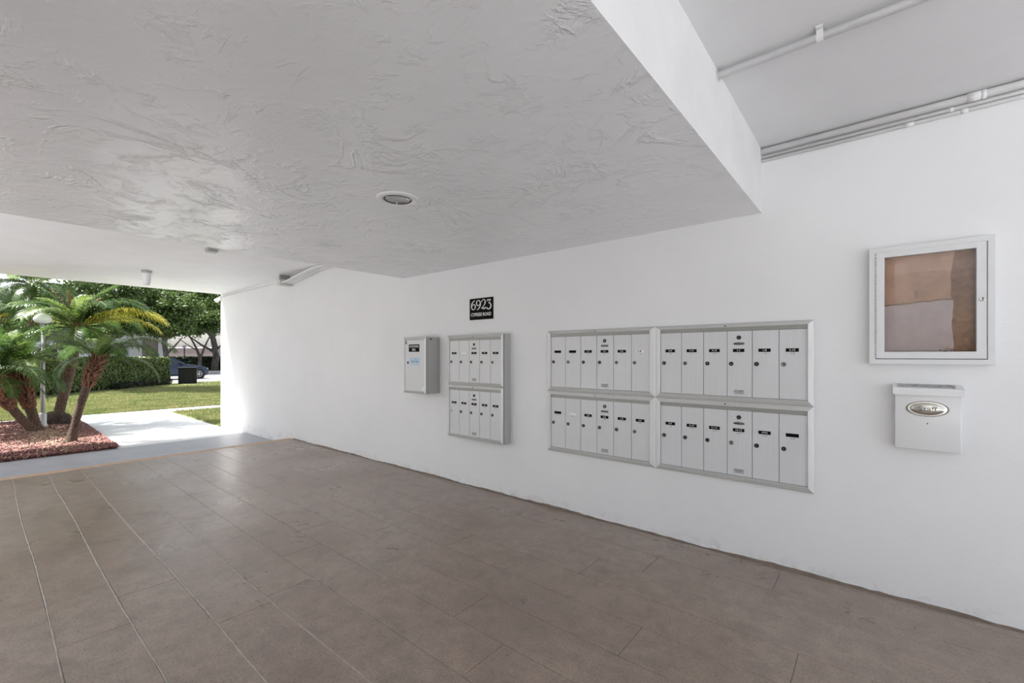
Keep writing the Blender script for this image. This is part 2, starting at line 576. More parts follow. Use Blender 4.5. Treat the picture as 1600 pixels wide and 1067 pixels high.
def add_text(mb, s, size, at, mi, bold=0.0, sx=1.0):
    """flat lettering on a plane facing -Y, centred at 'at'"""
    vs, fs = text_shape(s, size, bold, sx)
    mb.add([(at[0] + x, at[1], at[2] + y) for x, y in vs], fs, mi)


def stroke(mb, pts, widths, mi, y, at, sc):
    """a pen stroke of varying width on a plane facing -Y (pts in unit cells)"""
    # Catmull-Rom through pts
    P = [Vector((p[0], p[1])) for p in pts]
    Wd = widths
    out, wo = [], []
    for i in range(len(P) - 1):
        p0 = P[max(i - 1, 0)]
        p1, p2 = P[i], P[i + 1]
        p3 = P[min(i + 2, len(P) - 1)]
        for k in range(6):
            t = k / 6
            q = 0.5 * ((2 * p1) + (p2 - p0) * t + (2 * p0 - 5 * p1 + 4 * p2 - p3) * t * t + (3 * p1 - p0 - 3 * p2 + p3) * t ** 3)
            out.append(q)
            wo.append(Wd[i] * (1 - t) + Wd[i + 1] * t)
    out.append(P[-1])
    wo.append(Wd[-1])
    vs = []
    for i, q in enumerate(out):
        t = (out[min(i + 1, len(out) - 1)] - out[max(i - 1, 0)]).normalized()
        n = Vector((-t.y, t.x)) * wo[i] * 0.5
        for s in (1, -1):
            r = q + n * s
            vs.append((at[0] + r.x * sc, y, at[2] + r.y * sc))
    fs = [(2 * i, 2 * i + 1, 2 * i + 3, 2 * i + 2) for i in range(len(out) - 1)]
    mb.add(vs, fs, mi)


WY = 3.375          # face of the long white wall
X_END = -11.09      # where the wall and the far ceiling end
X_SOF0, X_SOF1 = -4.56, -0.60
Z_SOF, Z_FAR, Z_NEAR = 2.367, 2.75, 2.795
Y_OPEN = -2.2       # the floor ends here; unseen side left open to let light in
Y_ROOF = -3.3       # unseen roof edge, pushed out to cut sky light on the wall
X_BACK = 2.6  # unseen near end, moved to limit light on the near wall
GZ = -0.12          # ground outside

# ================================================================ SETTING
mb = MB()
mb.box((X_END, WY, -0.35), (X_BACK, WY + 0.25, 3.3))
w = mb.build('wall_right', 'wall')
tag(w, 'long white stucco wall carrying the mailboxes', kind='structure')

mb = MB()
mb.box((X_SOF0, Y_ROOF, Z_SOF), (X_SOF1, WY, 3.3))
so = mb.build('ceiling', ['trowel', 'slab_edge'])
for p in so.data.polygons:
    if abs(p.normal.x) > 0.5:
        p.material_index = 1
tag(so, 'low dropped ceiling slab with trowelled plaster over the passage', kind='structure')
mb = MB()
mb.box((X_END, Y_ROOF, Z_FAR), (X_SOF0, WY, 3.3))
tag(mb.build('ceiling', 'smooth_white'), 'higher white ceiling towards the garden', kind='structure')
mb = MB()
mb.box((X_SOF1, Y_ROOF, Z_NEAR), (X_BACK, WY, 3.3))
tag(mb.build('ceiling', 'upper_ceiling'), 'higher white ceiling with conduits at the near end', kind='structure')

mb = MB()
mb.box((-3.1, -2.15, -0.05), (0.2, -1.90, 3.0))  # unseen stub of wall, its length set to balance light on the ceiling
tag(mb.build('wall_left_unseen', 'wall'), 'unseen white wall across the passage, sized to shade the ceiling', kind='structure')

# floor: a slab with plank-shaped fields scored into its coating
mb = MB()
mb.box((-7.58, Y_OPEN, -0.30), (X_BACK, WY, -0.004))
fl = mb.build('floor', 'grout')
tag(fl, 'brown coated passage floor scored into long planks', kind='structure')
PW = 0.278
rows = []
y = -0.045 - 8 * PW
while y < WY - 0.01:
    rows.append((max(y, Y_OPEN), min(y + PW, WY)))
    y += PW
plank_cache = {}
for r, (y0, y1) in enumerate(rows):
    if y1 - y0 < 0.02:
        continue
    xs = [-7.58]
    x = -7.58 + 0.35 + random.random() * 1.6
    while x < X_BACK - 0.3:
        xs.append(x)
        x += 1.8 + random.choice((0, 0, 0.35))
    xs.append(X_BACK)
    for x0, x1 in zip(xs, xs[1:]):
        key = (round(x1 - x0, 3), round(y1 - y0, 3))
        if key not in plank_cache:
            L, Wd = key
            g, bv = 0.0008, 0.0022
            mb = MB()
            a0, a1 = g, L - g
            b0, b1 = g, Wd - g
            zt, zb = 0.0, -0.004
            vs = [(a0, b0, zb), (a1, b0, zb), (a1, b1, zb), (a0, b1, zb), (a0, b0, zt - 0.0018), (a1, b0, zt - 0.0018), (a1, b1, zt - 0.0018), (a0, b1, zt - 0.0018),
                  (a0 + bv, b0 + bv, zt), (a1 - bv, b0 + bv, zt), (a1 - bv, b1 - bv, zt), (a0 + bv, b1 - bv, zt)]
            fs = [(8, 9, 10, 11)]
            for k in range(4):
                k2 = (k + 1) % 4
                fs.append((k, k2, 4 + k2, 4 + k))
                fs.append((4 + k, 4 + k2, 8 + k2, 8 + k))
            mb.add(vs, fs)
            plank_cache[key] = mb.mesh('floor_plank', 'floor')
        link('floor_plank', plank_cache[key], fl, (x0, y0, random.uniform(0, 0.0007)))
# raised pale sealant along the joints nearest the open side
for jy, xa, xb in ((-0.045, -6.4, -0.6), (-0.045 + PW, -6.9, -1.2), (-0.045 + 2 * PW, -6.6, -1.0), (-0.045 + 3 * PW, -6.2, -1.4), (-0.045 + 4 * PW, -4.8, -1.6)):
    mb = MB()
    pts, vs, fs = [], [], []
    n = 60
    for i in range(n + 1):
        x = xa + (xb - xa) * i / n
        wy = jy + 0.006 * math.sin(x * 1.7 + jy * 9) + random.uniform(-0.0015, 0.0015)
        hw = 0.0042 + random.uniform(-0.001, 0.001)
        vs += [(x, wy - hw, 0.0), (x, wy - hw * 0.4, 0.0032), (x, wy + hw * 0.4, 0.0032), (x, wy + hw, 0.0)]
    for i in range(n):
        for k in range(3):
            fs.append((i * 4 + k, (i + 1) * 4 + k, (i + 1) * 4 + k + 1, i * 4 + k + 1))
    mb.add(vs, fs, 0, True)
    tag(mb.build('joint_sealant', 'joint_ridge', fl), 'thin pale raised sealant line')

# thin uneven fillet of floor coating lapping up the wall
mb = MB()
vs, fs = [], []
n = 240
for i in range(n + 1):
    x = -7.58 + (X_BACK + 7.58) * i / n
    hgt = 0.010 + 0.008 * math.sin(x * 2.1) * math.sin(x * 5.3 + 1) + random.uniform(0, 0.006)
    vs += [(x, WY - 0.018 - random.uniform(0, 0.006), 0.0008), (x, WY - 0.003, hgt), (x, WY + 0.002, hgt)]
for i in range(n):
    for k in range(2):
        fs.append((i * 3 + k, (i + 1) * 3 + k, (i + 1) * 3 + k + 1, i * 3 + k + 1))
mb.add(vs, fs)
tag(mb.build('baseboard_right', simple('brown_coating_lap', (0.19, 0.145, 0.115), 0.7, 0, 0.25, 12, 0.4, 60)), 'uneven lap of brown floor coating at the wall foot', kind='structure')

mb = MB()
mb.box((-7.72, Y_OPEN, GZ - 0.1), (-7.58, WY - 0.002, 0.0), 0, 0.006)
tag(mb.build('trim_1', 'strip'), 'tan painted step edge across the end of the brown floor', kind='structure')

# landing, path and walks outside
mb = MB()
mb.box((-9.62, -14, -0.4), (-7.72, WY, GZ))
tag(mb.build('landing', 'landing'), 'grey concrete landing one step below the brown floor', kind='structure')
mb = MB()
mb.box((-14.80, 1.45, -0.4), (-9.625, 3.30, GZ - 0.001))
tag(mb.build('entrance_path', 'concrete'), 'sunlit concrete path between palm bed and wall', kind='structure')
mb = MB()
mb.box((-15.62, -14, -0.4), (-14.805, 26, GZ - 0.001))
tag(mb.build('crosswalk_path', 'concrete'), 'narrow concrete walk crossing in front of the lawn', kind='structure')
mb = MB()
mb.box((-7.715, -24, -0.4), (14, Y_OPEN - 0.002, GZ))
tag(mb.build('side_bounce_patio', 'patio'), 'unseen court along the open side, whitened to bounce light in', kind='structure')
mb = MB()
mb.box((X_BACK + 0.002, Y_OPEN, -0.4), (14, 14, GZ))
tag(mb.build('rear_bounce_patio', 'patio'), 'unseen court behind the passage, whitened to bounce light in', kind='structure')


def lawn_slab(x0, y0, x1, y1, label):
    mb = MB()
    mb.box((x0, y0, -0.5), (x1, y1, GZ + 0.004))
    tag(mb.build('lawn', 'lawn'), label, kind='structure')


lawn_slab(-30.5, -16, -15.625, 24, 'broad sunlit lawn in front of the clipped hedge')
lawn_slab(-14.80, 3.305, X_END - 0.0, 24, 'small lawn patch beside the end of the white wall')
mb = MB()
mb.box((-75, -50, -0.5), (-30.505, 60, GZ))
tag(mb.build('parking_lot', 'asphalt'), 'pale sunlit asphalt of the parking lot', kind='structure')


# grass blades
def grass_field(n, pick, hmin, hmax, label):
    P = pick(n)
    n = len(P)
    a = rng.uniform(0, 2 * PI, n)
    hgt = rng.uniform(hmin, hmax, n)
    wd = rng.uniform(0.006, 0.013, n)
    lean = rng.normal(0, 0.35, (n, 2)) * hgt[:, None]
    V = np.zeros((n, 3, 3))
    V[:, 0, 0] = P[:, 0] - np.cos(a) * wd
    V[:, 0, 1] = P[:, 1] - np.sin(a) * wd
    V[:, 1, 0] = P[:, 0] + np.cos(a) * wd
    V[:, 1, 1] = P[:, 1] + np.sin(a) * wd
    V[:, 0, 2] = V[:, 1, 2] = GZ
    V[:, 2, 0] = P[:, 0] + lean[:, 0]
    V[:, 2, 1] = P[:, 1] + lean[:, 1]
    V[:, 2, 2] = GZ + hgt
    o = link('grass', quads_mesh('grass', V, 'grass', 3))
    tag(o, label, 'grass', kind='stuff')


def pick_lawn(n):
    x = -15.65 - (rng.uniform(0, 1, n) ** 1.35) * 14.6
    t = (-x - 15.6) / 14
    y = rng.uniform(-1.0, 1.0, n) * (2.6 + 3.2 * t) + 2.6 + 2.2 * t
    front = (x + 19.6) * 0.661 + (y + 2.3) * 0.750 > 0.05          # not inside the hedge
    clear = ((x + 28.6) ** 2 + (y - 7.2) ** 2 > 0.9) & ~((x < -25.9) & ((x + 26.1) * 0.661 + (y - 4.06) * 0.75 < 0.02) & (y > 3.5) & (y < 7.2))
    return np.stack([x, y], 1)[front & clear]


grass_field(110000, pick_lawn, 0.03, 0.075, 'short mown grass of the lawn before the hedge')
grass_field(12000, lambda n: np.stack([rng.uniform(-14.78, X_END - 0.02, n), rng.uniform(3.32, 5.4, n)], 1), 0.03, 0.08,
            'patchy grass beside the end of the white wall')

# ================================================================ PALM BED
def bed_z(x, y):
    """height of the mulch surface"""
    dx = min(x + 14.72, -9.64 - x)
    dy = 1.42 - y
    e = max(0.0, min(1.0, min(dx, dy) / 0.55))
    return GZ + 0.03 + 0.07 * (e * e * (3 - 2 * e)) + 0.02 * math.sin(x * 3.1) * math.sin(y * 2.7) * e


mb = MB()
nx, ny = 52, 36
X0, X1, Y0, Y1 = -14.74, -9.63, -2.2, 1.44
vs, fs = [], []
for j in range(ny + 1):
    for i in range(nx + 1):
        x, y = X0 + (X1 - X0) * i / nx, Y0 + (Y1 - Y0) * j / ny
        vs.append((x, y, bed_z(x, y) - 0.012))
for j in range(ny):
    for i in range(nx):
        q = j * (nx + 1) + i
        fs.append((q, q + 1, q + nx + 2, q + nx + 1))
mb.add(vs, fs, 0, True)
# skirt
ring = [i for i in range(nx + 1)] + [(j + 1) * (nx + 1) + nx for j in range(ny)] + [ny * (nx + 1) + nx - 1 - i for i in range(nx)] + [(ny - 1 - j) * (nx + 1) for j in range(ny - 1)]
o = len(mb.v)
for q in ring:
    v = mb.v[q]
    mb.v.append((v[0], v[1], -0.4))
for k in range(len(ring)):
    k2 = (k + 1) % len(ring)
    mb.f.append((ring[k2], ring[k], o + k, o + k2))
    mb.mi.append(0)
    mb.sm.append(False)
bed = mb.build('planting_bed', 'mulch_bed')
tag(bed, 'raised mulch bed under the palm clump', kind='structure')

n = 34000
px = rng.uniform(-14.74, -9.60, n)
py = 1.46 - rng.uniform(0, 1, n) ** 1.2 * 3.2
pz = np.array([bed_z(a, b) for a, b in zip(px, py)])
L = rng.uniform(0.022, 0.075, n)
Wc = rng.uniform(0.008, 0.024, n)
yaw = rng.uniform(0, 2 * PI, n)
pit = rng.normal(0, 0.45, n)
ux = np.stack([np.cos(yaw) * np.cos(pit), np.sin(yaw) * np.cos(pit), np.sin(pit)], 1)
vx = np.stack([-np.sin(yaw), np.cos(yaw), np.zeros(n)], 1)
rol = rng.normal(0, 0.7, n)
wxv = np.cross(ux, vx)
vx = vx * np.cos(rol)[:, None] + wxv * np.sin(rol)[:, None]
wxv = np.cross(ux, vx)
C = np.stack([px, py, pz + rng.uniform(-0.006, 0.026, n)], 1)
T = 0.004
# wedge chip: 6 verts, 5 faces
base = [(-1, -1, 0), (1, -0.8, 0), (1, 0.8, 0), (-1, 1, 0), (-0.8, 0, 1), (0.9, 0, 1)]
V = np.zeros((n, 6, 3))
for k, (a, b, c) in enumerate(base):
    V[:, k] = C + ux * (a * L * 0.5)[:, None] + vx * (b * Wc * 0.5)[:, None] + wxv * (c * np.minimum(Wc, 0.011) * 0.8)[:, None]
me = bpy.data.meshes.new('mulch_chips')
tri = np.array([(0, 3, 4, 4), (1, 5, 2, 2)])
idx = np.arange(n)[:, None] * 6
quads = np.array([(0, 1, 5, 4), (3, 4, 5, 2)])
tris = np.array([(0, 4, 3), (1, 2, 5)])
lq = (idx[:, None, :] + quads[None]).reshape(-1)
lt = (idx[:, None, :] + tris[None]).reshape(-1)
me.vertices.add(n * 6)
me.vertices.foreach_set('co', V.reshape(-1).astype(np.float32))
me.loops.add(len(lq) + len(lt))
me.loops.foreach_set('vertex_index', np.concatenate([lq, lt]).astype(np.int32))
nq, ntt = n * 2, n * 2
me.polygons.add(nq + ntt)
me.polygons.foreach_set('loop_start', np.concatenate([np.arange(nq) * 4, nq * 4 + np.arange(ntt) * 3]).astype(np.int32))
dry = (np.exp(-((px + 11.3) ** 2 / 1.6 + (py - 0.75) ** 2 / 0.10)) * 0.8 + 0.10) > rng.uniform(0, 1, n)
mi = np.concatenate([np.repeat(dry, 2), np.repeat(dry, 2)]).astype(np.int32)
me.materials.append(M['mulch'])
me.materials.append(M['mulch_dry'])
me.polygons.foreach_set('material_index', mi)
me.update(calc_edges=True)
tag(link('mulch', me), 'red brown mulch chips spread over the palm bed', 'mulch', kind='stuff')


# ---------------------------------------------------------------- palms
def frond_mesh(name, length, rise, droop, mat, leaf=0.27, dead=False, seed=0):
    """a pinnate frond growing along +X from the origin; rise = start angle, droop = total bend"""
    R = random.Random(seed)
    mb = MB()
    nseg = 16
    pts = [Vector((0, 0, 0))]
    a = rise
    tang = []
    for i in range(nseg):
        tang.append(Vector((math.cos(a), 0, math.sin(a))))
        pts.append(pts[-1] + tang[-1] * (length / nseg))
        a -= droop / nseg * (0.5 + 1.0 * i / nseg)
    tang.append(tang[-1])
    mb.tube(pts, [0.011 - 0.0095 * i / nseg for i in range(nseg + 1)], 5, 1, False)
    nl = 56
    for i in range(nl):
        t = 0.10 + 0.90 * i / (nl - 1)
        s = t * nseg
        k = min(int(s), nseg - 1)
        p = pts[k].lerp(pts[k + 1], s - k)
        tg = tang[k]
        up = Vector((-tg.z, 0, tg.x))
        ll = leaf * (0.35 + 0.65 * math.sin(PI * min(1, t * 0.86 + 0.12)) ** 0.8) * R.uniform(0.88, 1.08)
        if t > 0.93:
            ll *= 0.8
        for sgn in (1, -1):
            fwd = 0.55 + 0.5 * t
            d = (Vector((0, sgn, 0)) + tg * fwd + up * R.uniform(0.10, 0.42)).normalized()
            wv = tg.cross(d).cross(d).normalized()
            wv = (tg - d * tg.dot(d)).normalized()
            hw = 0.0086
            m1 = p + d * ll * 0.5 + Vector((0, 0, -0.02 * ll))
            m2 = p + d * ll * 0.86 + Vector((0, 0, -0.26 * ll * R.uniform(0.7, 1.2)))
            e = p + d * ll * 0.98 + Vector((0, 0, -0.48 * ll * R.uniform(0.7, 1.3)))
            vs = [p - wv * hw * 0.6, p + wv * hw * 0.6, m1 + wv * hw, m1 - wv * hw, m2 + wv * hw * 0.7, m2 - wv * hw * 0.7, e]
            mb.add(vs, [(0, 1, 2, 3), (3, 2, 4, 5), (5, 4, 6)], 0, True)
    return mb.mesh(name, [mat, 'rachis'])


FR = {
    'up': [frond_mesh('frond', 1.15, 1.35, 0.9, 'frond_green', seed=1), frond_mesh('frond', 1.1, 1.15, 1.2, 'frond_light', seed=2)],
    'arch': [frond_mesh('frond', 1.35, 0.95, 1.9, 'frond_green', seed=3), frond_mesh('frond', 1.3, 0.75, 1.7, 'frond_light', seed=4), frond_mesh('frond', 1.25, 0.85, 2.1, 'frond_green', seed=5)],
    'low': [frond_mesh('frond', 1.2, 0.25, 1.9, 'frond_green', seed=6), frond_mesh('frond', 1.15, 0.05, 1.6, 'frond_green', seed=7)],
    'yellow': [frond_mesh('frond', 1.4, 0.62, 1.45, 'frond_yellow', 0.34, seed=8)],
    'spear': [frond_mesh('frond', 0.72, 1.2, 0.5, 'frond_brown', 0.15, seed=9), frond_mesh('frond', 0.66, 1.38, 0.2, 'frond_brown', 0.12, seed=19)],
    'hang': [frond_mesh('frond', 1.0, -0.25, 1.2, 'frond_green', seed=10)],
}


def trunk_path(a, b, bow, n=10):
    a, b = Vector(a), Vector(b)
    return [a.lerp(b, i / n) + Vector(bow) * math.sin(PI * i / n) for i in range(n + 1)]


def palm(name, label, base, top, r0, r1, fronds, bow=(0, 0, 0), boots=0.35, mound=False, scale=1.0, boot_r=1.0, seed=1):
    R = random.Random(seed)
    root = thing(name, label, 'palm', base, 'pygmy date palms in the mulch bed')
    loc = Vector(base)
    path = [p - loc for p in trunk_path(base, top, bow, 14)]
    mb = MB()
    # ringed trunk
    pts, rad = [], []
    m = 56
    for i in range(m + 1):
        t = i / m
        s = t * 14
        k = min(int(s), 13)
        pts.append(path[k].lerp(path[k + 1], s - k))
        rr = r0 + (r1 - r0) * t + 0.05 * math.exp(-t * 14) * (1 if not mound else 0)
        rad.append(rr * (1 + 0.05 * math.sin(i * 2.3) + R.uniform(-0.03, 0.03)))
    pts[0] = pts[0] - Vector((0, 0, 0.10))
    mb.tube(pts, rad, 14, 0)
    mb.build('trunk', 'palm_bark', root)
    # old leaf bases on the upper trunk
    mb = MB()
    nb = int(150 * boots / 0.4)
    for i in range(nb):
        t = 1 - boots + boots * (i / nb) * 1.02
        s = min(t, 0.999) * 14
        k = int(s)
        c = path[k].lerp(path[k + 1], s - k)
        ax = (path[k + 1] - path[k]).normalized()
        az = i * 2.39996 + R.uniform(-0.2, 0.2)
        side = Vector((math.cos(az), math.sin(az), 0))
        side = (side - ax * side.dot(ax)).normalized()
        tn = ax.cross(side)
        tt = (t - (1 - boots)) / boots
        rr = (r0 + (r1 - r0) * t) * (0.92 + 0.18 * math.sin(PI * min(1, tt * 1.1)) * boot_r)
        ln = 0.055 + 0.075 * tt * R.uniform(0.6, 1.2)
        wv = 0.020 * R.uniform(0.8, 1.3)
        p = c + side * rr
        out = (side * (0.55 + 0.35 * R.random()) + ax).normalized()
        q = p + out * ln
        th = side * 0.012
        vs = [p - tn * wv - th, p + tn * wv - th, p + tn * wv + th * 0.6, p - tn * wv + th * 0.6,
              q - tn * wv * 0.45 - th * 0.3, q + tn * wv * 0.45 - th * 0.3, q + tn * wv * 0.35 + th * 0.5, q - tn * wv * 0.35 + th * 0.5]
        mb.add(vs, [(0, 1, 5, 4), (1, 2, 6, 5), (2, 3, 7, 6), (3, 0, 4, 7), (4, 5, 6, 7)])
    tag(mb.build('leaf_bases', 'palm_boot', root), 'brown stubs of old fronds', kind='stuff')
    if mound:
        mb = MB()
        prof = [(0.30, -0.16), (0.27, -0.02), (0.235, 0.08), (0.20, 0.17), (0.16, 0.235), (0.10, 0.26)]
        mb.lathe(prof, 18, 0)
        for i, v in enumerate(mb.v):
            k = 1 + R.uniform(-0.10, 0.10)
            mb.v[i] = (v[0] * k, v[1] * k, v[2])
        for i in range(70):
            az = R.uniform(0, 2 * PI)
            z = R.uniform(-0.05, 0.22)
            rr = 0.29 - 0.28 * max(0, z)
            p = Vector((math.cos(az) * rr * 0.9, math.sin(az) * rr * 0.9, z))
            q = p + Vector((math.cos(az) * 0.06, math.sin(az) * 0.06, -0.10))
            mb.tube([p, p.lerp(q, 0.5) + Vector((0, 0, 0.01)), q], [0.009, 0.008, 0.004], 4, 0, False)
        tag(mb.build('root_mound', 'root', root), 'dark fibrous mound of roots')
    crown = path[-1]
    for kind, az, tw, sc in fronds:
        me = R.choice(FR[kind])
        f = link('frond', me, root, crown + Vector((math.cos(az), math.sin(az), 0)) * r1 * 0.35 + Vector((0, 0, -0.02)))
        f.rotation_euler = (0, tw, az)
        s = sc * scale
        f.scale = (s, s, s)
        if kind == 'yellow':
            f['label'] = 'yellowing frond'
        elif kind == 'spear':
            f['label'] = 'short dry brown frond at the centre'
    return root


def ring_fronds(seed, spec):
    R = random.Random(seed)
    out = []
    for kind, cnt, off, sc in spec:
        for i in range(cnt):
            out.append((kind, off + 2 * PI * i / cnt + R.uniform(-0.25, 0.25), R.uniform(-0.12, 0.12), sc * R.uniform(0.9, 1.1)))
    return out


zb = 0.02
# right palm, nearest the passage
palm('date_palm', 'slender palm with bulging brown leaf stubs, rightmost and nearest the passage',
     (-10.18, 0.95, bed_z(-10.18, 0.95)), (-10.27, 1.30, 1.36), 0.050, 0.062,
     ring_fronds(3, [('up', 4, 0.3, 0.62), ('arch', 5, 0.1, 0.68), ('low', 3, 0.9, 0.55)])
     + [('arch', 0.95, 0.12, 0.95), ('arch', 0.62, 0.2, 0.86), ('low', 1.35, 0.0, 0.82)],
     (0.0, -0.03, 0.0), 0.36, False, 1.0, 1.7, seed=11)
# middle palm on its root mound
palm('date_palm', 'tallest palm with a pale trunk rising from a dark root mound',
     (-13.30, 1.02, bed_z(-13.3, 1.02)), (-13.22, 1.36, 2.02), 0.085, 0.09,
     ring_fronds(5, [('up', 8, 0.0, 0.95), ('arch', 9, 0.2, 1.12), ('low', 7, 0.5, 0.95), ('spear', 5, 0.4, 1.15), ('hang', 2, 1.0, 0.75)])
     + [('yellow', 1.02, 0.0, 1.18), ('yellow', 1.16, 0.12, 1.05), ('yellow', 0.9, -0.05, 1.2), ('arch', 0.85, -0.15, 1.3), ('arch', 1.0, -0.3, 1.2), ('yellow', -1.9, 0.1, 1.1)],
     (0.0, 0.02, 0.0), 0.20, True, 1.0, 0.8, seed=12)
# two palms leaning left from one foot
palm('date_palm', 'shaggy brown palm leaning left behind the lamp post foot',
     (-12.10, 0.70, bed_z(-12.1, 0.7)), (-12.46, 0.46, 1.10), 0.065, 0.095,
     ring_fronds(7, [('up', 7, 0.0, 0.95), ('arch', 9, 0.3, 1.0), ('low', 4, 0.6, 0.7)]),
     (0, 0, 0), 0.62, False, 1.0, 1.3, seed=13)
palm('date_palm', 'leftmost palm leaning hard left out of the frame',
     (-11.98, 0.66, bed_z(-11.98, 0.66)), (-12.00, 0.16, 0.98), 0.058, 0.078,
     ring_fronds(9, [('up', 6, 0.2, 0.9), ('arch', 8, 0.5, 0.95), ('low', 4, 0.1, 0.65)]),
     (0, -0.03, -0.04), 0.50, False, 1.0, 1.1, seed=14)
# a palm further left whose crown reaches into the picture
palm('date_palm', 'taller palm at the left edge behind the leaning ones',
     (-14.20, -0.10, bed_z(-14.2, -0.1)), (-14.25, 0.05, 1.95), 0.10, 0.10,
     ring_fronds(15, [('up', 6, 0.0, 1.0), ('arch', 9, 0.2, 1.2), ('low', 7, 0.6, 1.0), ('hang', 3, 0.3, 0.9)]),
     (0, 0, 0), 0.3, False, 1.0, 1.0, seed=15)

# garden lamp post between the palms
lp = thing('lamp_post', 'grey metal lamp post with a white dome among the palms', 'lamp', (-12.75, 0.80, bed_z(-12.75, 0.8)))
mb = MB()
mb.tube([(0, 0, -0.05), (0, 0, 2.12)], 0.032, 14)
mb.build('pole', 'steel_pole', lp)
mb = MB()
mb.lathe([(0.0, 0.30), (0.052, 0.30), (0.056, 0.27), (0.056, 0.10), (0.068, 0.06), (0.068, -0.03), (0.0, -0.03)], 16)
mb.build('base_collar', 'steel_pole', lp)
mb = MB()
mb.lathe([(0.04, 2.08), (0.10, 2.10), (0.135, 2.14), (0.13, 2.19), (0.10, 2.24), (0.05, 2.27), (0.0, 2.28)], 24)
mb.build('lamp_shade', 'dome', lp)

# ================================================================ HEDGES, TREES, BACKGROUND
def leaf_quads(P, size, nrm=None, spread=1.0):
    n = len(P)
    d = rng.normal(0, 1, (n, 3))
    if nrm is not None:
        d = d * spread + nrm
    d /= np.linalg.norm(d, axis=1)[:, None] + 1e-9
    r = rng.normal(0, 1, (n, 3))
    u = np.cross(d, r)
    u /= np.linalg.norm(u, axis=1)[:, None] + 1e-9
    v = np.cross(d, u)
    s = size * rng.uniform(0.7, 1.3, n)
    V = np.zeros((n, 4, 3))
    V[:, 0] = P - u * s[:, None]
    V[:, 1] = P - v * (s * 0.5)[:, None]
    V[:, 2] = P + u * s[:, None]
    V[:, 3] = P + v * (s * 0.5)[:, None]
    return V


def hedge(name, label, a, b, depth, z1, n, size, leaf, group=None, cat='hedge'):
    """a clipped hedge from a to b (front foot line), growing away to the left of a->b"""
    a, b = Vector((a[0], a[1], 0)), Vector((b[0], b[1], 0))
    u = (b - a).normalized()
    wv = Vector((-u.y, u.x, 0))
    Lh = (b - a).length
    h = z1 - GZ
    root = thing(name, label, cat, (a.x, a.y, GZ), group)
    m4 = Matrix((u, wv, Vector((0, 0, 1)))).transposed()
    root.rotation_euler = m4.to_euler()
    mb = MB()
    mb.box((0.10, 0.10, 0), (Lh - 0.10, depth - 0.10, h - 0.10), 0, 0.04)
    mb.build('dark_core', 'hedge_core', root)
    areas = np.array([Lh * h, Lh * depth, depth * h, depth * h, Lh * h * 0.3])
    face = rng.choice(5, n, p=areas / areas.sum())
    s, t = rng.uniform(0, 1, n), rng.uniform(0, 1, n)
    jit = rng.normal(0, 0.028, n) - 0.02
    P = np.zeros((n, 3))
    Nn = np.zeros((n, 3))
    bumpy = 0.03 * np.sin(s * Lh * 5.1) * np.sin(t * 7)
    for k in range(5):
        q = face == k
        if k == 0:
            P[q] = np.stack([s[q] * Lh, 0.02 - jit[q] + bumpy[q], t[q] * h], 1); Nn[q] = (0, -1, 0)
        elif k == 1:
            P[q] = np.stack([s[q] * Lh, t[q] * depth, h + jit[q] + bumpy[q] * 0.5], 1); Nn[q] = (0, 0, 1)
        elif k == 2:
            P[q] = np.stack([0.02 - jit[q], s[q] * depth, t[q] * h], 1); Nn[q] = (-1, 0, 0)
        elif k == 3:
            P[q] = np.stack([Lh - 0.02 + jit[q], s[q] * depth, t[q] * h], 1); Nn[q] = (1, 0, 0)
        else:
            P[q] = np.stack([s[q] * Lh, depth - 0.02 + jit[q], t[q] * h], 1); Nn[q] = (0, 1, 0)
    keep = (P[:, 2] > 0.16) | (rng.uniform(0, 1, n) < 0.35)
    P, Nn = P[keep], Nn[keep]
    o = link('foliage', quads_mesh('foliage', leaf_quads(P, size, Nn, 0.6), leaf), root)
    o['kind'] = 'stuff'
    mb = MB()
    for i in range(int(Lh / 0.35)):
        x = 0.2 + i * 0.35 + random.uniform(-0.08, 0.08)
        if x < Lh - 0.1:
            mb.tube([(x, depth * 0.3, -0.05), (x + random.uniform(-0.08, 0.08), depth * 0.3, 0.3)], 0.018, 5)
    o = mb.build('stems', 'tree_bark', root)
    o['kind'] = 'stuff'
    return root


hedge('clipped_hedge', 'tall clipped hedge with glossy leaves along the far side of the lawn', (-19.6, -2.3), (-29.75, 6.65), 1.1, 1.30, 30000, 0.060, 'hedge_leaf')
hedge('low_hedge', 'low dark border planting at the foot of the tall hedge beside the black bin', (-26.1, 4.06), (-28.92, 6.55), 0.40, 0.16, 5000, 0.045, 'low_leaf')


def site(right, forward):
    """plan coordinates of the view axis turned into world x, y"""
    return (0.77035 * right - 0.63762 * forward, 0.63762 * right + 0.77035 * forward)


def site3(r, f, z):
    x, y = site(r, f)
    return Vector((x, y, z))


ax, ay = site(-41, 46)
bx, by = site(-25, 46)
hedge('far_hedge', 'dark hedge across the parking lot behind the car', (ax, ay), (bx, by), 1.2, 1.28, 9000, 0.12, 'far_leaf')


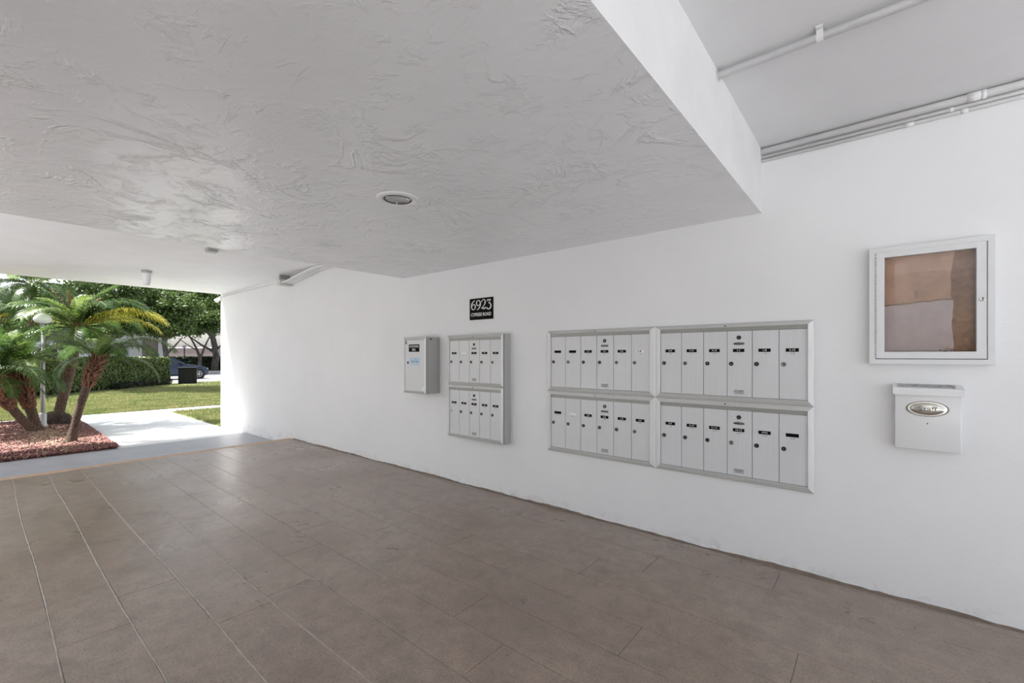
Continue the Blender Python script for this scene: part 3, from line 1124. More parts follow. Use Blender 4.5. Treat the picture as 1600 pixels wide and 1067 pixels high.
def tree(name, label, base, limbs, blobs, leaf, size, group='shade trees around the parking lot'):
    """limbs: lists of (right, forward, z, radius); blobs: (right, forward, z, rx, rz, leaves)"""
    bx, by = site(*base)
    root = thing(name, label, 'tree', (bx, by, GZ), group)
    off = Vector((bx, by, GZ))
    for i, lm in enumerate(limbs):
        pts = [site3(r, f, z) - off for r, f, z, _ in lm]
        # refine with a little wander
        P, Rr = [], []
        for k in range(len(pts) - 1):
            for j in range(4):
                t = j / 4
                P.append(pts[k].lerp(pts[k + 1], t) + Vector((random.uniform(-1, 1), random.uniform(-1, 1), 0)) * lm[k][3] * 0.25 * (j > 0))
                Rr.append(lm[k][3] * (1 - t) + lm[k + 1][3] * t)
        P.append(pts[-1])
        Rr.append(lm[-1][3])
        mb = MB()
        mb.tube(P, Rr, 9)
        mb.build('trunk' if i == 0 else 'branch', 'tree_bark', root)
    allp = []
    for r, f, z, rx, rz, cnt in blobs:
        cnt = int(cnt * 1.6)
        c = np.array(site3(r, f, z) - off)
        ncl = max(4, int(cnt / 110))
        d = rng.normal(0, 1, (ncl, 3))
        d /= np.linalg.norm(d, axis=1)[:, None]
        d *= (rng.uniform(0.25, 1, ncl) ** 0.5)[:, None]
        cc = c + d * np.array([rx, rx, rz])
        k = rng.integers(0, ncl, cnt)
        allp.append(cc[k] + rng.normal(0, 1, (cnt, 3)) * np.array([0.30, 0.30, 0.20]) * (0.5 + 0.25 * rx))
    P = np.concatenate(allp)
    o = link('foliage', quads_mesh('foliage', leaf_quads(P, size, np.array([0, 0, 0.5]), 1.0), leaf), root)
    o['kind'] = 'stuff'
    return root


tree('shade_tree', 'big shade tree with a thick dark trunk leaning left beside the wall end', (-29.75, 44),
     [[(-29.75, 44, -0.3, 0.34), (-29.55, 44, 1.6, 0.27), (-29.8, 44, 3.0, 0.25), (-30.5, 44, 4.3, 0.21), (-31.3, 44, 5.6, 0.14), (-32.4, 44, 7.0, 0.07)],
      [(-30.3, 44, 3.9, 0.16), (-29.6, 43.6, 5.2, 0.11), (-28.6, 43.2, 6.6, 0.05)],
      [(-29.6, 44, 1.7, 0.13), (-30.9, 43.8, 2.5, 0.09), (-32.0, 43.6, 3.4, 0.05)],
      [(-29.7, 44, 1.9, 0.12), (-28.6, 44, 2.8, 0.08), (-27.2, 44, 3.6, 0.04)],
      [(-30.9, 44, 5.0, 0.11), (-33.0, 44.3, 5.8, 0.07), (-35, 44.5, 6.4, 0.03)]],
     [(-33.2, 44, 6.0, 2.4, 1.5, 4200), (-30.6, 45.5, 6.8, 2.6, 1.6, 4200), (-28.2, 44, 6.2, 2.0, 1.7, 2600), (-34.6, 45, 8.0, 2.8, 1.4, 3800), (-30.2, 44.5, 9.0, 3.0, 1.3, 3000),
      (-33.6, 43, 4.2, 1.6, 0.7, 1500), (-31.6, 46, 4.6, 1.8, 0.8, 1800)], 'leaf_mid', 0.135)
tree('shade_tree', 'small forked tree with a Y shaped trunk in front of the pinkish wall', (-28.3, 40),
     [[(-28.3, 40, -0.3, 0.16), (-28.3, 40, 1.25, 0.13), (-28.75, 40, 2.3, 0.085), (-29.4, 40, 3.4, 0.05)],
      [(-28.3, 40, 1.2, 0.11), (-27.8, 40, 2.4, 0.075), (-27.2, 40, 3.6, 0.04)],
      [(-28.6, 40, 1.9, 0.06), (-29.3, 39.8, 2.4, 0.04), (-30.0, 39.6, 3.0, 0.025)]],
     [(-29.3, 40.5, 4.3, 1.7, 0.9, 2600), (-27.0, 41, 4.6, 1.5, 0.9, 1800)], 'leaf_dark', 0.135)
tree('shade_tree', 'dark leafy tree at the corner of the white house behind the car', (-28.3, 36),
     [[(-28.3, 36, -0.3, 0.22), (-28.3, 36, 1.8, 0.18), (-28.5, 36, 3.2, 0.14), (-29.0, 36, 5, 0.07)],
      [(-28.3, 36, 1.5, 0.10), (-27.4, 35.8, 2.2, 0.07), (-26.6, 35.6, 2.9, 0.04)]],
     [(-29.0, 36.5, 4.2, 1.7, 1.2, 4200), (-27.6, 36, 3.9, 1.2, 0.8, 2000), (-30.4, 37, 5.5, 2.0, 1.3, 3800), (-27.8, 36.5, 5.6, 1.7, 1.2, 2800)], 'leaf_dark', 0.13)
tree('shade_tree', 'broad tree rising over the white house roof', (-32.3, 34.4),
     [[(-32.3, 34.4, -0.3, 0.26), (-32.1, 34.4, 2.2, 0.2), (-31.6, 34.4, 4.3, 0.13), (-31.0, 34.4, 6.5, 0.06)],
      [(-32.0, 34.4, 2.6, 0.13), (-33.4, 34.4, 4.2, 0.08), (-34.6, 34.4, 5.2, 0.04)]],
     [(-30.8, 34.4, 5.0, 2.3, 1.4, 5600), (-33.4, 34.4, 5.4, 2.2, 1.4, 4600), (-29.4, 34.4, 4.3, 1.5, 0.9, 3000), (-31.4, 34.4, 7.0, 2.4, 1.2, 3400), (-34.6, 34.6, 4.1, 1.5, 1.0, 2600),
      (-30.6, 34.0, 3.5, 1.7, 0.5, 2600), (-33.0, 34.0, 3.6, 1.7, 0.6, 2400)], 'leaf_dark', 0.125)
tree('shade_tree', 'tall tree left of the frame whose crown shades the far lawn', (-23.8, 19.0),
     [[(-23.8, 19.0, -0.3, 0.26), (-23.7, 19, 3.0, 0.2), (-23.0, 19, 6.6, 0.13), (-21.0, 19.5, 8.0, 0.06)], [(-23.2, 19, 5.6, 0.1), (-19.5, 19.3, 7.8, 0.05)]],
     [(-23.0, 19.4, 7.8, 1.7, 0.8, 4600), (-20.2, 19.2, 8.2, 1.9, 0.8, 5000), (-17.4, 19.3, 8.4, 1.9, 0.7, 5000), (-15.2, 19.2, 8.4, 1.5, 0.7, 3600)], 'leaf_dark', 0.14)
tree('shade_tree', 'bushy green tree at the left edge beyond the hedge', (-34.2, 28.7),
     [[(-34.2, 28.7, -0.3, 0.18), (-34.0, 28.7, 2.0, 0.13), (-33.8, 28.7, 3.8, 0.06)], [(-34.0, 28.7, 1.8, 0.09), (-32.6, 28.7, 3.1, 0.05)]],
     [(-33.4, 28.7, 3.5, 1.7, 0.9, 3600), (-31.2, 29.0, 3.2, 1.4, 0.8, 2800), (-29.0, 29.2, 2.9, 1.3, 0.6, 2200), (-35.0, 28.7, 3.3, 1.4, 0.9, 2000)], 'leaf_mid', 0.10)
bgx, bgy = site(-27.0, 24.5)
palm('palm', 'tall slim palm beyond the hedge whose hanging fronds show against the sky', (bgx, bgy, GZ), (bgx + 0.1, bgy + 0.3, 5.4), 0.13, 0.11,
     ring_fronds(21, [('arch', 9, 0.1, 1.0), ('low', 9, 0.4, 1.0), ('hang', 6, 0.2, 1.0)]), (0, 0, 0), 0.1, False, 2.3, 0.6, seed=21)

# white house behind the hedge
hx, hy = site(-31.25, 40)
HA = math.radians(80)
hx, hy = hx - 15.75 * math.cos(HA), hy - 15.75 * math.sin(HA)
house = thing('white_house', 'low white house with a taupe panel behind the clipped hedge', 'building', (hx, hy, GZ))
house.rotation_euler = (0, 0, HA)
mb = MB()
for r0, r1 in ((0, 13.97), (15.08, 15.75)):
    mb.box((r0, 0, -0.2), (r1, 0.25, 3.15))
mb.box((15.5, 0.25, -0.2), (15.75, 7, 3.15))
mb.box((0, 0.25, -0.2), (0.25, 7, 3.15))
mb.build('wall', 'white_house', house)
mb = MB()
mb.box((13.97, 0.18, -0.2), (15.08, 0.30, 3.1))
mb.build('panel', 'brown_door', house)
mb = MB()
mb.box((-0.4, -0.45, 3.15), (16.1, 7.4, 3.42), 0, 0.03)
mb.build('roof', 'roof_grey', house)
for wx in (3.0, 7.2):
    mb = MB()
    mb.box((wx, -0.04, 1.0), (wx + 1.6, 0.02, 2.2), 0)
    fr = mb.build('window', 'board_white', house)
    mb = MB()
    for k in (0, 1):
        mb.box((wx + 0.06 + k * 0.76, -0.05, 1.06), (wx + 0.78 + k * 0.76, -0.035, 2.14))
    mb.build('pane', 'car_glass', fr)
# pinkish wall building far right
bx, by = site(-52, 60)
pink = thing('garden_wall', 'long pinkish beige wall with pale coping far behind the trees', 'wall', (bx, by, GZ))
pink.rotation_euler = (0, 0, math.atan2(0.63762, 0.77035))
mb = MB()
mb.box((0, 0, -0.2), (32, 0.3, 2.55))
mb.build('wall_panel', 'pink_wall', pink)
mb = MB()
mb.box((-0.05, -0.06, 2.55), (32.05, 0.36, 2.68), 0, 0.02)
mb.build('coping', 'roof_grey', pink)
# parking lot lamp
x, y = site(-33.6, 45.2)
pl = thing('path_lamp', 'thin dark lamp post with a pale head in front of the pinkish wall', 'lamp', (x, y, GZ))
mb = MB()
mb.tube([(0, 0, -0.05), (0, 0, 2.35)], 0.05, 8)
mb.build('pole', 'car_trim', pl)
mb = MB()
mb.lathe([(0.0, 2.33), (0.14, 2.35), (0.20, 2.50), (0.16, 2.62), (0.0, 2.68)], 12)
mb.build('lamp_head', 'dome', pl)
# wheel stop
x, y = site(-27.4, 40.0)
mb = MB()
mb.box((0, 0, 0), (3.2, 0.22, 0.16), 0, 0.03)
ws = mb.build('wheel_stop', 'kerb', None, (x, y, GZ))
ws.rotation_euler = (0, 0, math.atan2(0.63762, 0.77035))
tag(ws, 'long white concrete wheel stop at the far side of the parking lot', 'kerb')

# black bin
x, y = site(-18.02, 23.75)
bn = thing('waste_bin', 'square black bin with a flat lid at the end of the clipped hedge', 'bin', (x, y, GZ))
bn.rotation_euler = (0, 0, 1.29)
mb = MB()
mb.box((0.02, 0.0, 0.0), (0.84, 0.7, 0.82), 0, 0.02)
mb.build('body', 'bin', bn)
mb = MB()
mb.box((0.0, -0.03, 0.82), (0.86, 0.73, 0.90), 0, 0.02)
mb.build('lid', 'bin', bn)
mb = MB()
for k in range(4):
    mb.box((0.10 + k * 0.19, -0.012, 0.10), (0.15 + k * 0.19, 0.004, 0.74), 0, 0.004)
mb.build('rib', 'bin', bn)

# ---------------------------------------------------------------- car
x, y = site(-20.75, 29.2)
car = thing('car', 'dark blue car parked behind the hedge with its front to the right', 'car', (x, y, GZ))
car.rotation_euler = (0, 0, math.radians(98))
# local x forward from the front axle, local -y is the near side
prof = [(-3.5, 0.34), (-3.55, 0.62), (-3.48, 0.92), (-3.30, 1.00), (-0.98, 0.99), (-0.2, 0.93), (0.38, 0.80), (0.60, 0.66), (0.66, 0.45), (0.60, 0.26), (0.45, 0.22), (-3.3, 0.22)]
bm = bmesh.new()
lay = []
ys = [(0.0, 0.94), (0.05, 0.985), (0.12, 1.0), (1.66, 1.0), (1.73, 0.985), (1.78, 0.94)]
cx, cz = -1.45, 0.60
for yy, k in ys:
    lay.append([bm.verts.new((cx + (px_ - cx) * k, yy, cz + (pz_ - cz) * k)) for px_, pz_ in prof])
n = len(prof)
for a, b in zip(lay, lay[1:]):
    for i in range(n):
        bm.faces.new((a[i], a[(i + 1) % n], b[(i + 1) % n], b[i]))
bm.faces.new(lay[0][::-1])
bm.faces.new(lay[-1])
bmesh.ops.recalc_face_normals(bm, faces=bm.faces[:])
bm.verts.index_update()
mb = MB()
mb.add([v.co[:] for v in bm.verts], [[v.index for v in f.verts] for f in bm.faces], 0, True)
bm.free()
mb.build('body', 'car_paint', car)
roof = [(-3.30, 0.98), (-2.95, 1.36), (-2.5, 1.44), (-1.75, 1.45), (-1.35, 1.40), (-0.62, 0.985)]
mb = MB()
vs = []
for yy, sgn in ((0.06, 1), (1.72, -1)):
    for px_, pz_ in roof:
        vs.append((px_, yy + sgn * 0.30 * (pz_ - 0.98), pz_))
m = len(roof)
fs = [(i, i + 1, m + i + 1, m + i) for i in range(m - 1)] + [tuple(range(m))[::-1], tuple(range(m, 2 * m))]
mb.add(vs, fs)
mb.build('roof', 'car_paint', car)
for sgn, y0 in ((1, 0.052), (-1, 1.728)):
    for pane in ([(-3.05, 1.02), (-2.88, 1.30), (-2.10, 1.37), (-2.10, 1.02)], [(-2.02, 1.02), (-2.02, 1.37), (-1.45, 1.34), (-0.85, 1.02)]):
        mb = MB()
        mb.add([(px_, y0 + sgn * 0.30 * (pz_ - 0.98), pz_) for px_, pz_ in pane], [(0, 1, 2, 3)] if sgn < 0 else [(3, 2, 1, 0)])
        mb.build('window', 'car_glass', car)
mb = MB()
mb.add([(-0.66, 0.14, 1.012), (-0.66, 1.64, 1.012), (-1.33, 1.52, 1.398), (-1.33, 0.26, 1.398)], [(0, 1, 2, 3)])
mb.build('windscreen', 'car_glass', car)
mb = MB()
mb.box((0.40, 0.10, 0.60), (0.60, 0.42, 0.70), 0, 0.02)
mb.build('head_lamp', 'dome', car)
mb = MB()
mb.box((-1.05, -0.16, 1.0), (-0.90, 0.04, 1.12), 0, 0.03)
mb.build('wing_mirror', 'car_paint', car)
mb = MB()
mb.box((-3.58, 0.02, 0.70), (-3.40, 0.30, 0.92), 0, 0.02)
mb.build('tail_lamp', 'lamp_red', car)
mb = MB()
mb.box((-2.30, -0.012, 0.84), (-2.12, 0.01, 0.87), 0, 0.004)
mb.build('door_handle', 'car_trim', car)
for wx in (0.0, -2.65):
    mb = MB()
    mb.disc(0.385, 22, 0, 'Y', (wx, 0.0, 0.33), 0.004)
    mb.build('wheel_arch', 'car_trim', car)
for wx in (0.0, -2.65):
    for wy, sg in ((0.0, 1), (1.78, -1)):
        wh = None
        mb = MB()
        prof_t = [(0.20, 0.018), (0.29, 0.022), (0.325, 0.0), (0.325, -0.18), (0.29, -0.2), (0.0, -0.2)]
        mb.lathe([(r, h * sg) for r, h in prof_t], 24, 0, 'Y', (wx, wy, 0.325))
        wh = mb.build('wheel', 'tyre', car)
        mb = MB()
        mb.lathe([(0.21, 0.014 * sg), (0.20, 0.024 * sg), (0.185, 0.014 * sg)], 24, 0, 'Y', (wx, wy, 0.325))
        for k in range(5):
            a = 2 * PI * k / 5
            for d in (-0.14, 0.14):
                mb.tube([(wx + 0.03 * math.cos(a), wy - 0.020 * sg, 0.325 + 0.03 * math.sin(a)), (wx + 0.19 * math.cos(a + d), wy - 0.016 * sg, 0.325 + 0.19 * math.sin(a + d))], 0.016, 5)
        mb.disc(0.05, 14, 0, 'Y', (wx, wy, 0.325), 0.028 * sg)
        mb.build('hub_cap', 'alloy', wh)

# ================================================================ MAILBOXES
def mitred_frame(root, x0, x1, z0, z1, tl, tr, tb, tt, yo, yi, yd, yback, rail='frame_rail', stile='frame'):
    """four mitred pieces: outer edge at depth yo, inner edge at yi, inner lip back to yd (all toward -Y)"""
    O = [(x0, z0), (x1, z0), (x1, z1), (x0, z1)]
    I = [(x0 + tl, z0 + tb), (x1 - tr, z0 + tb), (x1 - tr, z1 - tt), (x0 + tl, z1 - tt)]
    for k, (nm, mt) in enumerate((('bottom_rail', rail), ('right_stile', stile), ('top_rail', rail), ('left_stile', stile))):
        k2 = (k + 1) % 4
        o1, o2, i1, i2 = O[k], O[k2], I[k], I[k2]

        def lerp(a, b, t):
            return (a[0] + (b[0] - a[0]) * t, a[1] + (b[1] - a[1]) * t)
        m1, m2 = lerp(o1, i1, 0.22), lerp(o2, i2, 0.22)
        n1, n2 = lerp(o1, i1, 0.86), lerp(o2, i2, 0.86)
        rowsv = [(o1, o2, -yback), (o1, o2, -yo), (m1, m2, -(yo + (yi - yo) * 0.55)), (n1, n2, -yi), (i1, i2, -(yi - 0.002)), (i1, i2, -yd), (o1, o2, -yback)]
        vs, fs = [], []
        for a, b, yy in rowsv:
            vs += [(a[0], yy, a[1]), (b[0], yy, b[1])]
        for r in range(len(rowsv) - 1):
            fs.append((2 * r, 2 * r + 1, 2 * r + 3, 2 * r + 2))
        fs.append(tuple(2 * r for r in range(len(rowsv) - 1))[::1])
        fs.append(tuple(2 * r + 1 for r in range(len(rowsv) - 1))[::-1])
        mb = MB()
        mb.add(vs, fs)
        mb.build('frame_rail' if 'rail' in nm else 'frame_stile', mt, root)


_door = {}


def door_mesh(w, h):
    key = (round(w, 3), round(h, 3))
    if key not in _door:
        mb = MB()
        g = 0.0016
        mb.box((g, 0.0, g), (w - g, 0.012, h - g), 0, 0.0018)
        _door[key] = mb.mesh('door', 'door')
    return _door[key]


def lock_mesh(dark):
    mb = MB()
    mb.lathe([(0.0142, 0.0), (0.0142, 0.004), (0.0122, 0.006), (0.0085, 0.006), (0.0080, 0.0045), (0.0, 0.0045)], 18, 0, 'Y')
    mb.box((-0.0012, -0.0052, -0.0045), (0.0012, -0.004, 0.0045), 1)
    return mb.mesh('lock', ['lock' if dark else 'lock_steel', 'chrome' if dark else 'lock'])


LOCK_D, LOCK_S = lock_mesh(True), lock_mesh(False)
_lm = MB()
_lm.lathe([(0.0125, 0.0), (0.0125, 0.002), (0.009, 0.002)], 18, 0, 'Y')
_lm.disc(0.0092, 18, 1, 'Y', (0, 0, 0), 0.0008)
LOCK_HOLE = _lm.mesh('lock', ['lock_steel', 'frame'])


def plate_mesh(txt, small, style='black'):
    mb = MB()
    mats = ['black_plate', 'white_print', 'grey_print', 'white_sticker', 'black_print']
    if style == 'black':
        mb.box((-0.036, -0.0025, -0.0112), (0.036, 0.0005, 0.0112), 0, 0.0006)
        if txt:
            add_text(mb, txt, 0.0165 if len(txt) < 6 else 0.013, (0, -0.0029, 0), 1, 0.0003, 1.15 if len(txt) < 6 else 0.85)
    elif style == 'white':
        mb.box((-0.034, -0.0015, -0.0100), (0.034, 0.0005, 0.0100), 3)
        add_text(mb, txt, 0.021, (-0.006, -0.0019, 0), 4, 0.0009, 1.2)
    else:                                       # plate fallen off: pale glue mark
        mb.box((-0.034, -0.0006, -0.0100), (0.034, 0.0005, 0.0100), 3)
    if small:
        add_text(mb, small, 0.0105, (0.002, -0.0012, -0.0215), 2, 0.0004, 1.25)
    return mb.mesh('number_plate', mats)


_bd = {}


def badge_mesh(oval):
    if oval not in _bd:
        mb = MB()
        if oval:
            mb.lathe([(0.0105, 0.0), (0.0105, 0.002), (0.0, 0.0022)], 28, 0, 'Y', (0, 0, 0), 3.5, 1.0)
        else:
            mb.box((-0.034, -0.0018, -0.0095), (0.034, 0.0005, 0.0095), 0, 0.0005)
        add_text(mb, 'AMERICAN', 0.0125, (0.002, -0.0026, 0), 1, 0.0006, 0.95)
        mb.add([(-0.033, -0.0025, -0.003), (-0.024, -0.0025, -0.006), (-0.020, -0.0025, 0.004), (-0.029, -0.0025, 0.004)], [(0, 1, 2, 3)], 1)
        _bd[oval] = mb.mesh('badge', ['badge', 'black_print'])
    return _bd[oval]


def decal_mesh():
    mb = MB()
    mb.box((-0.033, -0.0008, -0.014), (0.033, 0.0005, 0.016), 0)
    add_text(mb, 'U.S. MAIL', 0.0145, (0, -0.0012, 0.006), 1, 0.0005, 0.95)
    add_text(mb, 'APPROVED', 0.0072, (0, -0.0012, -0.007), 1, 0.0002, 1.0)
    return mb.mesh('mail_decal', ['mail_decal', 'grey_print'])


DECAL = decal_mesh()


def mailbox_unit(label, x0, x1, z0, z1, dx0, dx1, dz0, dz1, depth, plates, master, steel=(), hole=(), oval=False, housing=False):
    """one bank of vertical letter boxes; everything local to its lower left corner on the wall"""
    root = thing('mailbox_unit', label, 'mailbox', (x0, WY, z0), 'wall mailbox units')
    W, H = x1 - x0, z1 - z0
    yd = depth - 0.016
    mb = MB()
    mb.box((0.012, -(yd - 0.014), 0.012), (W - 0.012, 0.0, H - 0.012))
    mb.build('back_box', 'cavity', root)
    if housing:
        mb = MB()
        t = 0.004
        yo = -(depth - 0.011)
        mb.box((0, yo, 0), (t, 0, H), 0)
        mb.box((W - t, yo, 0), (W, 0, H), 0)
        mb.box((t, yo, 0), (W - t, 0, t), 0)
        mb.box((t, yo, H - t), (W - t, 0, H), 0)
        mb.build('housing', 'housing', root)
    mitred_frame(root, 0, W, 0, H, dx0 - x0, x1 - dx1, dz0 - z0, z1 - dz1 - 0.024, depth - 0.012, depth, yd - 0.004, 0.002 if not housing else depth - 0.02)
    mb = MB()
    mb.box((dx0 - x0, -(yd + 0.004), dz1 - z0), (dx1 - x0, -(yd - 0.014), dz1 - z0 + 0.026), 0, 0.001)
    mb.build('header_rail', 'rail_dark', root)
    mb = MB()
    mb.lathe([(0.006, 0), (0.006, 0.002), (0.003, 0.004), (0, 0.004)], 10, 0, 'Y', ((dx0 + dx1) / 2 - x0 - 0.01, -(depth - 0.002), H - 0.018))
    mb.build('screw', 'lock_steel', root)
    nd = len(plates)
    dw = (dx1 - dx0) / nd
    dh = dz1 - dz0
    for i, pl_ in enumerate(plates):
        d = link('door', door_mesh(dw, dh), root, (dx0 - x0 + i * dw, -yd, dz0 - z0))
        lz = dh - 0.230
        lo = link('lock', LOCK_HOLE if i in hole else (LOCK_S if i in steel else LOCK_D), d, (0.027, 0.0, lz))
        if i in hole:
            lo['label'] = 'pale empty lock hole'
        txt, small, sty = pl_
        p = link('number_plate', plate_mesh(txt, small, sty), d, (dw * 0.47, 0.0, dh - 0.137))
        if sty != 'black':
            p['label'] = 'white paper number' if sty == 'white' else 'pale mark where the number plate is missing'
        if i == master:
            lk = link('lock', LOCK_D, d, (dw * 0.48, 0.0, dh - 0.048))
            lk['label'] = 'black post office lock at the top'
            link('badge', badge_mesh(oval), d, (dw * 0.48, 0.0, dh - 0.090))
            link('mail_decal', DECAL, d, (dw * 0.48, 0.0, 0.034))
    return root


def B(t, s=None):
    return (t, s if s is not None else (t or '-'), 'black')


YP = 0.034
ZT, ZM, ZB = 1.627, 1.080, 0.531
XL, XM, XR = -2.346, -1.325, -0.304
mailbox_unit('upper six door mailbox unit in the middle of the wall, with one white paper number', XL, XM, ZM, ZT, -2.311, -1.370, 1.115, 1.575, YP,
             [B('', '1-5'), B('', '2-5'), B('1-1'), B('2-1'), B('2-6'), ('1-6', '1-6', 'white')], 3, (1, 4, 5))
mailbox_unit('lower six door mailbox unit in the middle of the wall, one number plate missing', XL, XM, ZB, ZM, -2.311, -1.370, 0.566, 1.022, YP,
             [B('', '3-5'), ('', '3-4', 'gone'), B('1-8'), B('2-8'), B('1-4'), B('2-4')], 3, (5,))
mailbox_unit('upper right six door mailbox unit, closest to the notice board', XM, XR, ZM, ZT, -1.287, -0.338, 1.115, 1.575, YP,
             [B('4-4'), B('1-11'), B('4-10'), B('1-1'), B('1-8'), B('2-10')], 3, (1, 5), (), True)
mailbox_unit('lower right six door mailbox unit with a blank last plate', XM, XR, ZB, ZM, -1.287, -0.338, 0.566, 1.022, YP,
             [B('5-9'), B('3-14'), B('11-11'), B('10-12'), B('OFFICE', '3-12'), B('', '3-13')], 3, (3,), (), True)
ZT2, ZM2, ZB2 = 1.617, 1.092, 0.530
mailbox_unit('upper five door mailbox unit in a deep housing under the address sign', -3.623, -2.815, ZM2, ZT2, -3.592, -2.842, 1.118, 1.566, 0.117,
             [B('1-1'), ('', '1-2', 'gone'), B('1-2'), B('1-3'), B('2-3')], 2, (4,), (), False, True)
mailbox_unit('lower five door mailbox unit in a deep housing, first lock missing', -3.623, -2.815, ZB2, ZM2 - 0.001, -3.592, -2.842, 0.556, 1.036, 0.117,
             [B('2-1'), B('2-2'), B('1-9'), B('3-3'), B('3-6')], 2, (), (0,), False, True)

# ---------------------------------------------------------------- outgoing mail box
om = thing('outgoing_mail_box', 'deep grey metal box for outgoing mail with a blue sticker', 'mailbox', (-4.28, WY, 0.972))
W_, H_, D_ = 0.407, 0.640, 0.197
mb = MB()
t = 0.004
mb.box((0, -D_, 0), (t, 0, H_))
mb.box((W_ - t, -D_, 0), (W_, 0, H_))
mb.box((t, -D_, 0), (W_ - t, 0, t))
mb.box((t, -D_, H_ - t), (W_ - t, 0, H_))
mb.box((t, -0.004, t), (W_ - t, 0, H_ - t))
mb.build('housing', 'housing', om)
mb = MB()
mb.box((W_, -0.150, H_ - 0.028), (W_ + 0.002, -0.110, H_ - 0.016))
tag(mb.build('maker_label', 'black_print', om), 'small dark label on the side')
mb = MB()
mb.box((W_ - 0.001, -0.045, 0.0), (W_ + 0.004, -0.030, H_), 0, 0.001)
mb.build('side_rib', 'housing', om)
mitred_frame(om, 0, W_, 0, H_, 0.026, 0.026, 0.022, 0.026, D_ + 0.001, D_ + 0.010, D_ - 0.006, D_ - 0.006)
mb = MB()
mb.box((0.028, -(D_ + 0.002), 0.024), (W_ - 0.028, -(D_ - 0.010), H_ - 0.028), 0, 0.002)
od = mb.build('door', 'door', om)
yf = -(D_ + 0.002)
mb = MB()
mb.box((0.10, yf - 0.003, 0.475), (0.29, yf, 0.560), 0, 0.001)
add_text(mb, 'OUTGOING', 0.036, (0.195, yf - 0.0034, 0.535), 1, 0.0006, 0.85)
add_text(mb, 'MAIL', 0.036, (0.195, yf - 0.0034, 0.498), 1, 0.0006, 0.85)
tag(mb.build('sign_plate', ['black_plate', 'white_print'], od), 'black plate reading OUTGOING MAIL')
mb = MB()
mb.box((0.115, yf - 0.0012, 0.325), (0.295, yf, 0.410))
add_text(mb, 'USPS', 0.020, (0.225, yf - 0.0016, 0.388), 1, 0.0004, 1.0)
add_text(mb, 'PICKUP MAIL', 0.024, (0.208, yf - 0.0016, 0.362), 1, 0.0012, 0.95)
tag(mb.build('sticker', ['blue_sticker', 'blue_print'], od), 'pale blue sticker')
mb = MB()
mb.box((0.335, yf - 0.0012, 0.035), (0.375, yf, 0.075))
tag(mb.build('sticker', 'white_sticker', od), 'small white sticker in the lower corner')
mb = MB()
mb.box((0.042, yf - 0.004, 0.568), (0.052, yf, 0.606))
mb.box((0.042, yf - 0.004, 0.565), (0.066, yf, 0.574))
mb.build('latch', 'black_print', od)
lk = link('lock', LOCK_D, od, (0.083, yf, 0.350))

# ---------------------------------------------------------------- address sign
sx0, sx1, sz0, sz1 = -3.376, -3.042, 1.784, 2.010
sg = thing('address_sign', 'black plaque with the white street number above the five door mailboxes', 'sign', (sx0, WY, sz0))
mb = MB()
mb.box((0, -0.012, 0), (sx1 - sx0, 0, sz1 - sz0), 0, 0.0015)
mb.build('plaque', 'black_plate', sg)
mb = MB()
yy = -0.0128
thin, med, fat = 0.08, 0.12, 0.17
glyphs = {
    '6': [([(0.62, 0.95), (0.36, 0.84), (0.16, 0.58), (0.13, 0.30), (0.22, 0.07), (0.42, 0.0), (0.62, 0.10), (0.68, 0.30), (0.58, 0.50), (0.40, 0.54), (0.20, 0.40)],
           [thin, med, fat, fat, med, thin, med, fat, med, thin, thin])],
    '9': [([(0.20, 0.0), (0.44, 0.12), (0.64, 0.38), (0.68, 0.68), (0.58, 0.91), (0.38, 0.98), (0.18, 0.88), (0.12, 0.68), (0.22, 0.48), (0.40, 0.44), (0.60, 0.56)],
           [thin, med, fat, fat, med, thin, med, fat, med, thin, thin])],
    '2': [([(0.12, 0.72), (0.20, 0.90), (0.40, 0.98), (0.60, 0.88), (0.64, 0.68), (0.52, 0.44), (0.30, 0.22), (0.10, 0.06)],
           [med, thin, thin, med, fat, med, thin, thin]),
          ([(0.10, 0.06), (0.26, 0.12), (0.46, 0.04), (0.62, 0.06), (0.72, 0.20)], [med, fat, fat, med, thin])],
    '3': [([(0.16, 0.80), (0.20, 0.95)], [thin, thin]),
          ([(0.20, 0.95), (0.42, 0.94), (0.66, 0.95)], [fat, med, med]), ([(0.66, 0.94), (0.50, 0.76), (0.36, 0.60)], [thin, thin, thin]),
          ([(0.36, 0.60), (0.58, 0.58), (0.70, 0.38), (0.66, 0.14), (0.46, 0.0), (0.24, 0.02), (0.10, 0.16)], [thin, med, fat, fat, med, med, fat])],
}
for k, ch in enumerate('6923'):
    for pts, wd in glyphs[ch]:
        stroke(mb, pts, wd, 0, yy, (0.018 + k * 0.074, 0, 0.108 - 0.004 * (k % 2)), 0.100)
tag(mb.build('number', 'white_print', sg), 'white street number 6923')
mb = MB()
add_text(mb, 'CYPRESS ROAD', 0.048, ((sx1 - sx0) / 2, yy, 0.052), 0, 0.0016, 0.88)
tag(mb.build('lettering', 'white_print', sg), 'white street name')

# ---------------------------------------------------------------- notice board
nb = thing('notice_board', 'glazed white framed notice board with torn brown and pink backing', 'notice board', (-0.035, WY, 1.353))
W_, H_ = 0.504, 0.670
mb = MB()
mb.box((0.004, -0.012, 0.004), (W_ - 0.004, 0, H_ - 0.004))
mb.build('back_panel', 'cork', nb)


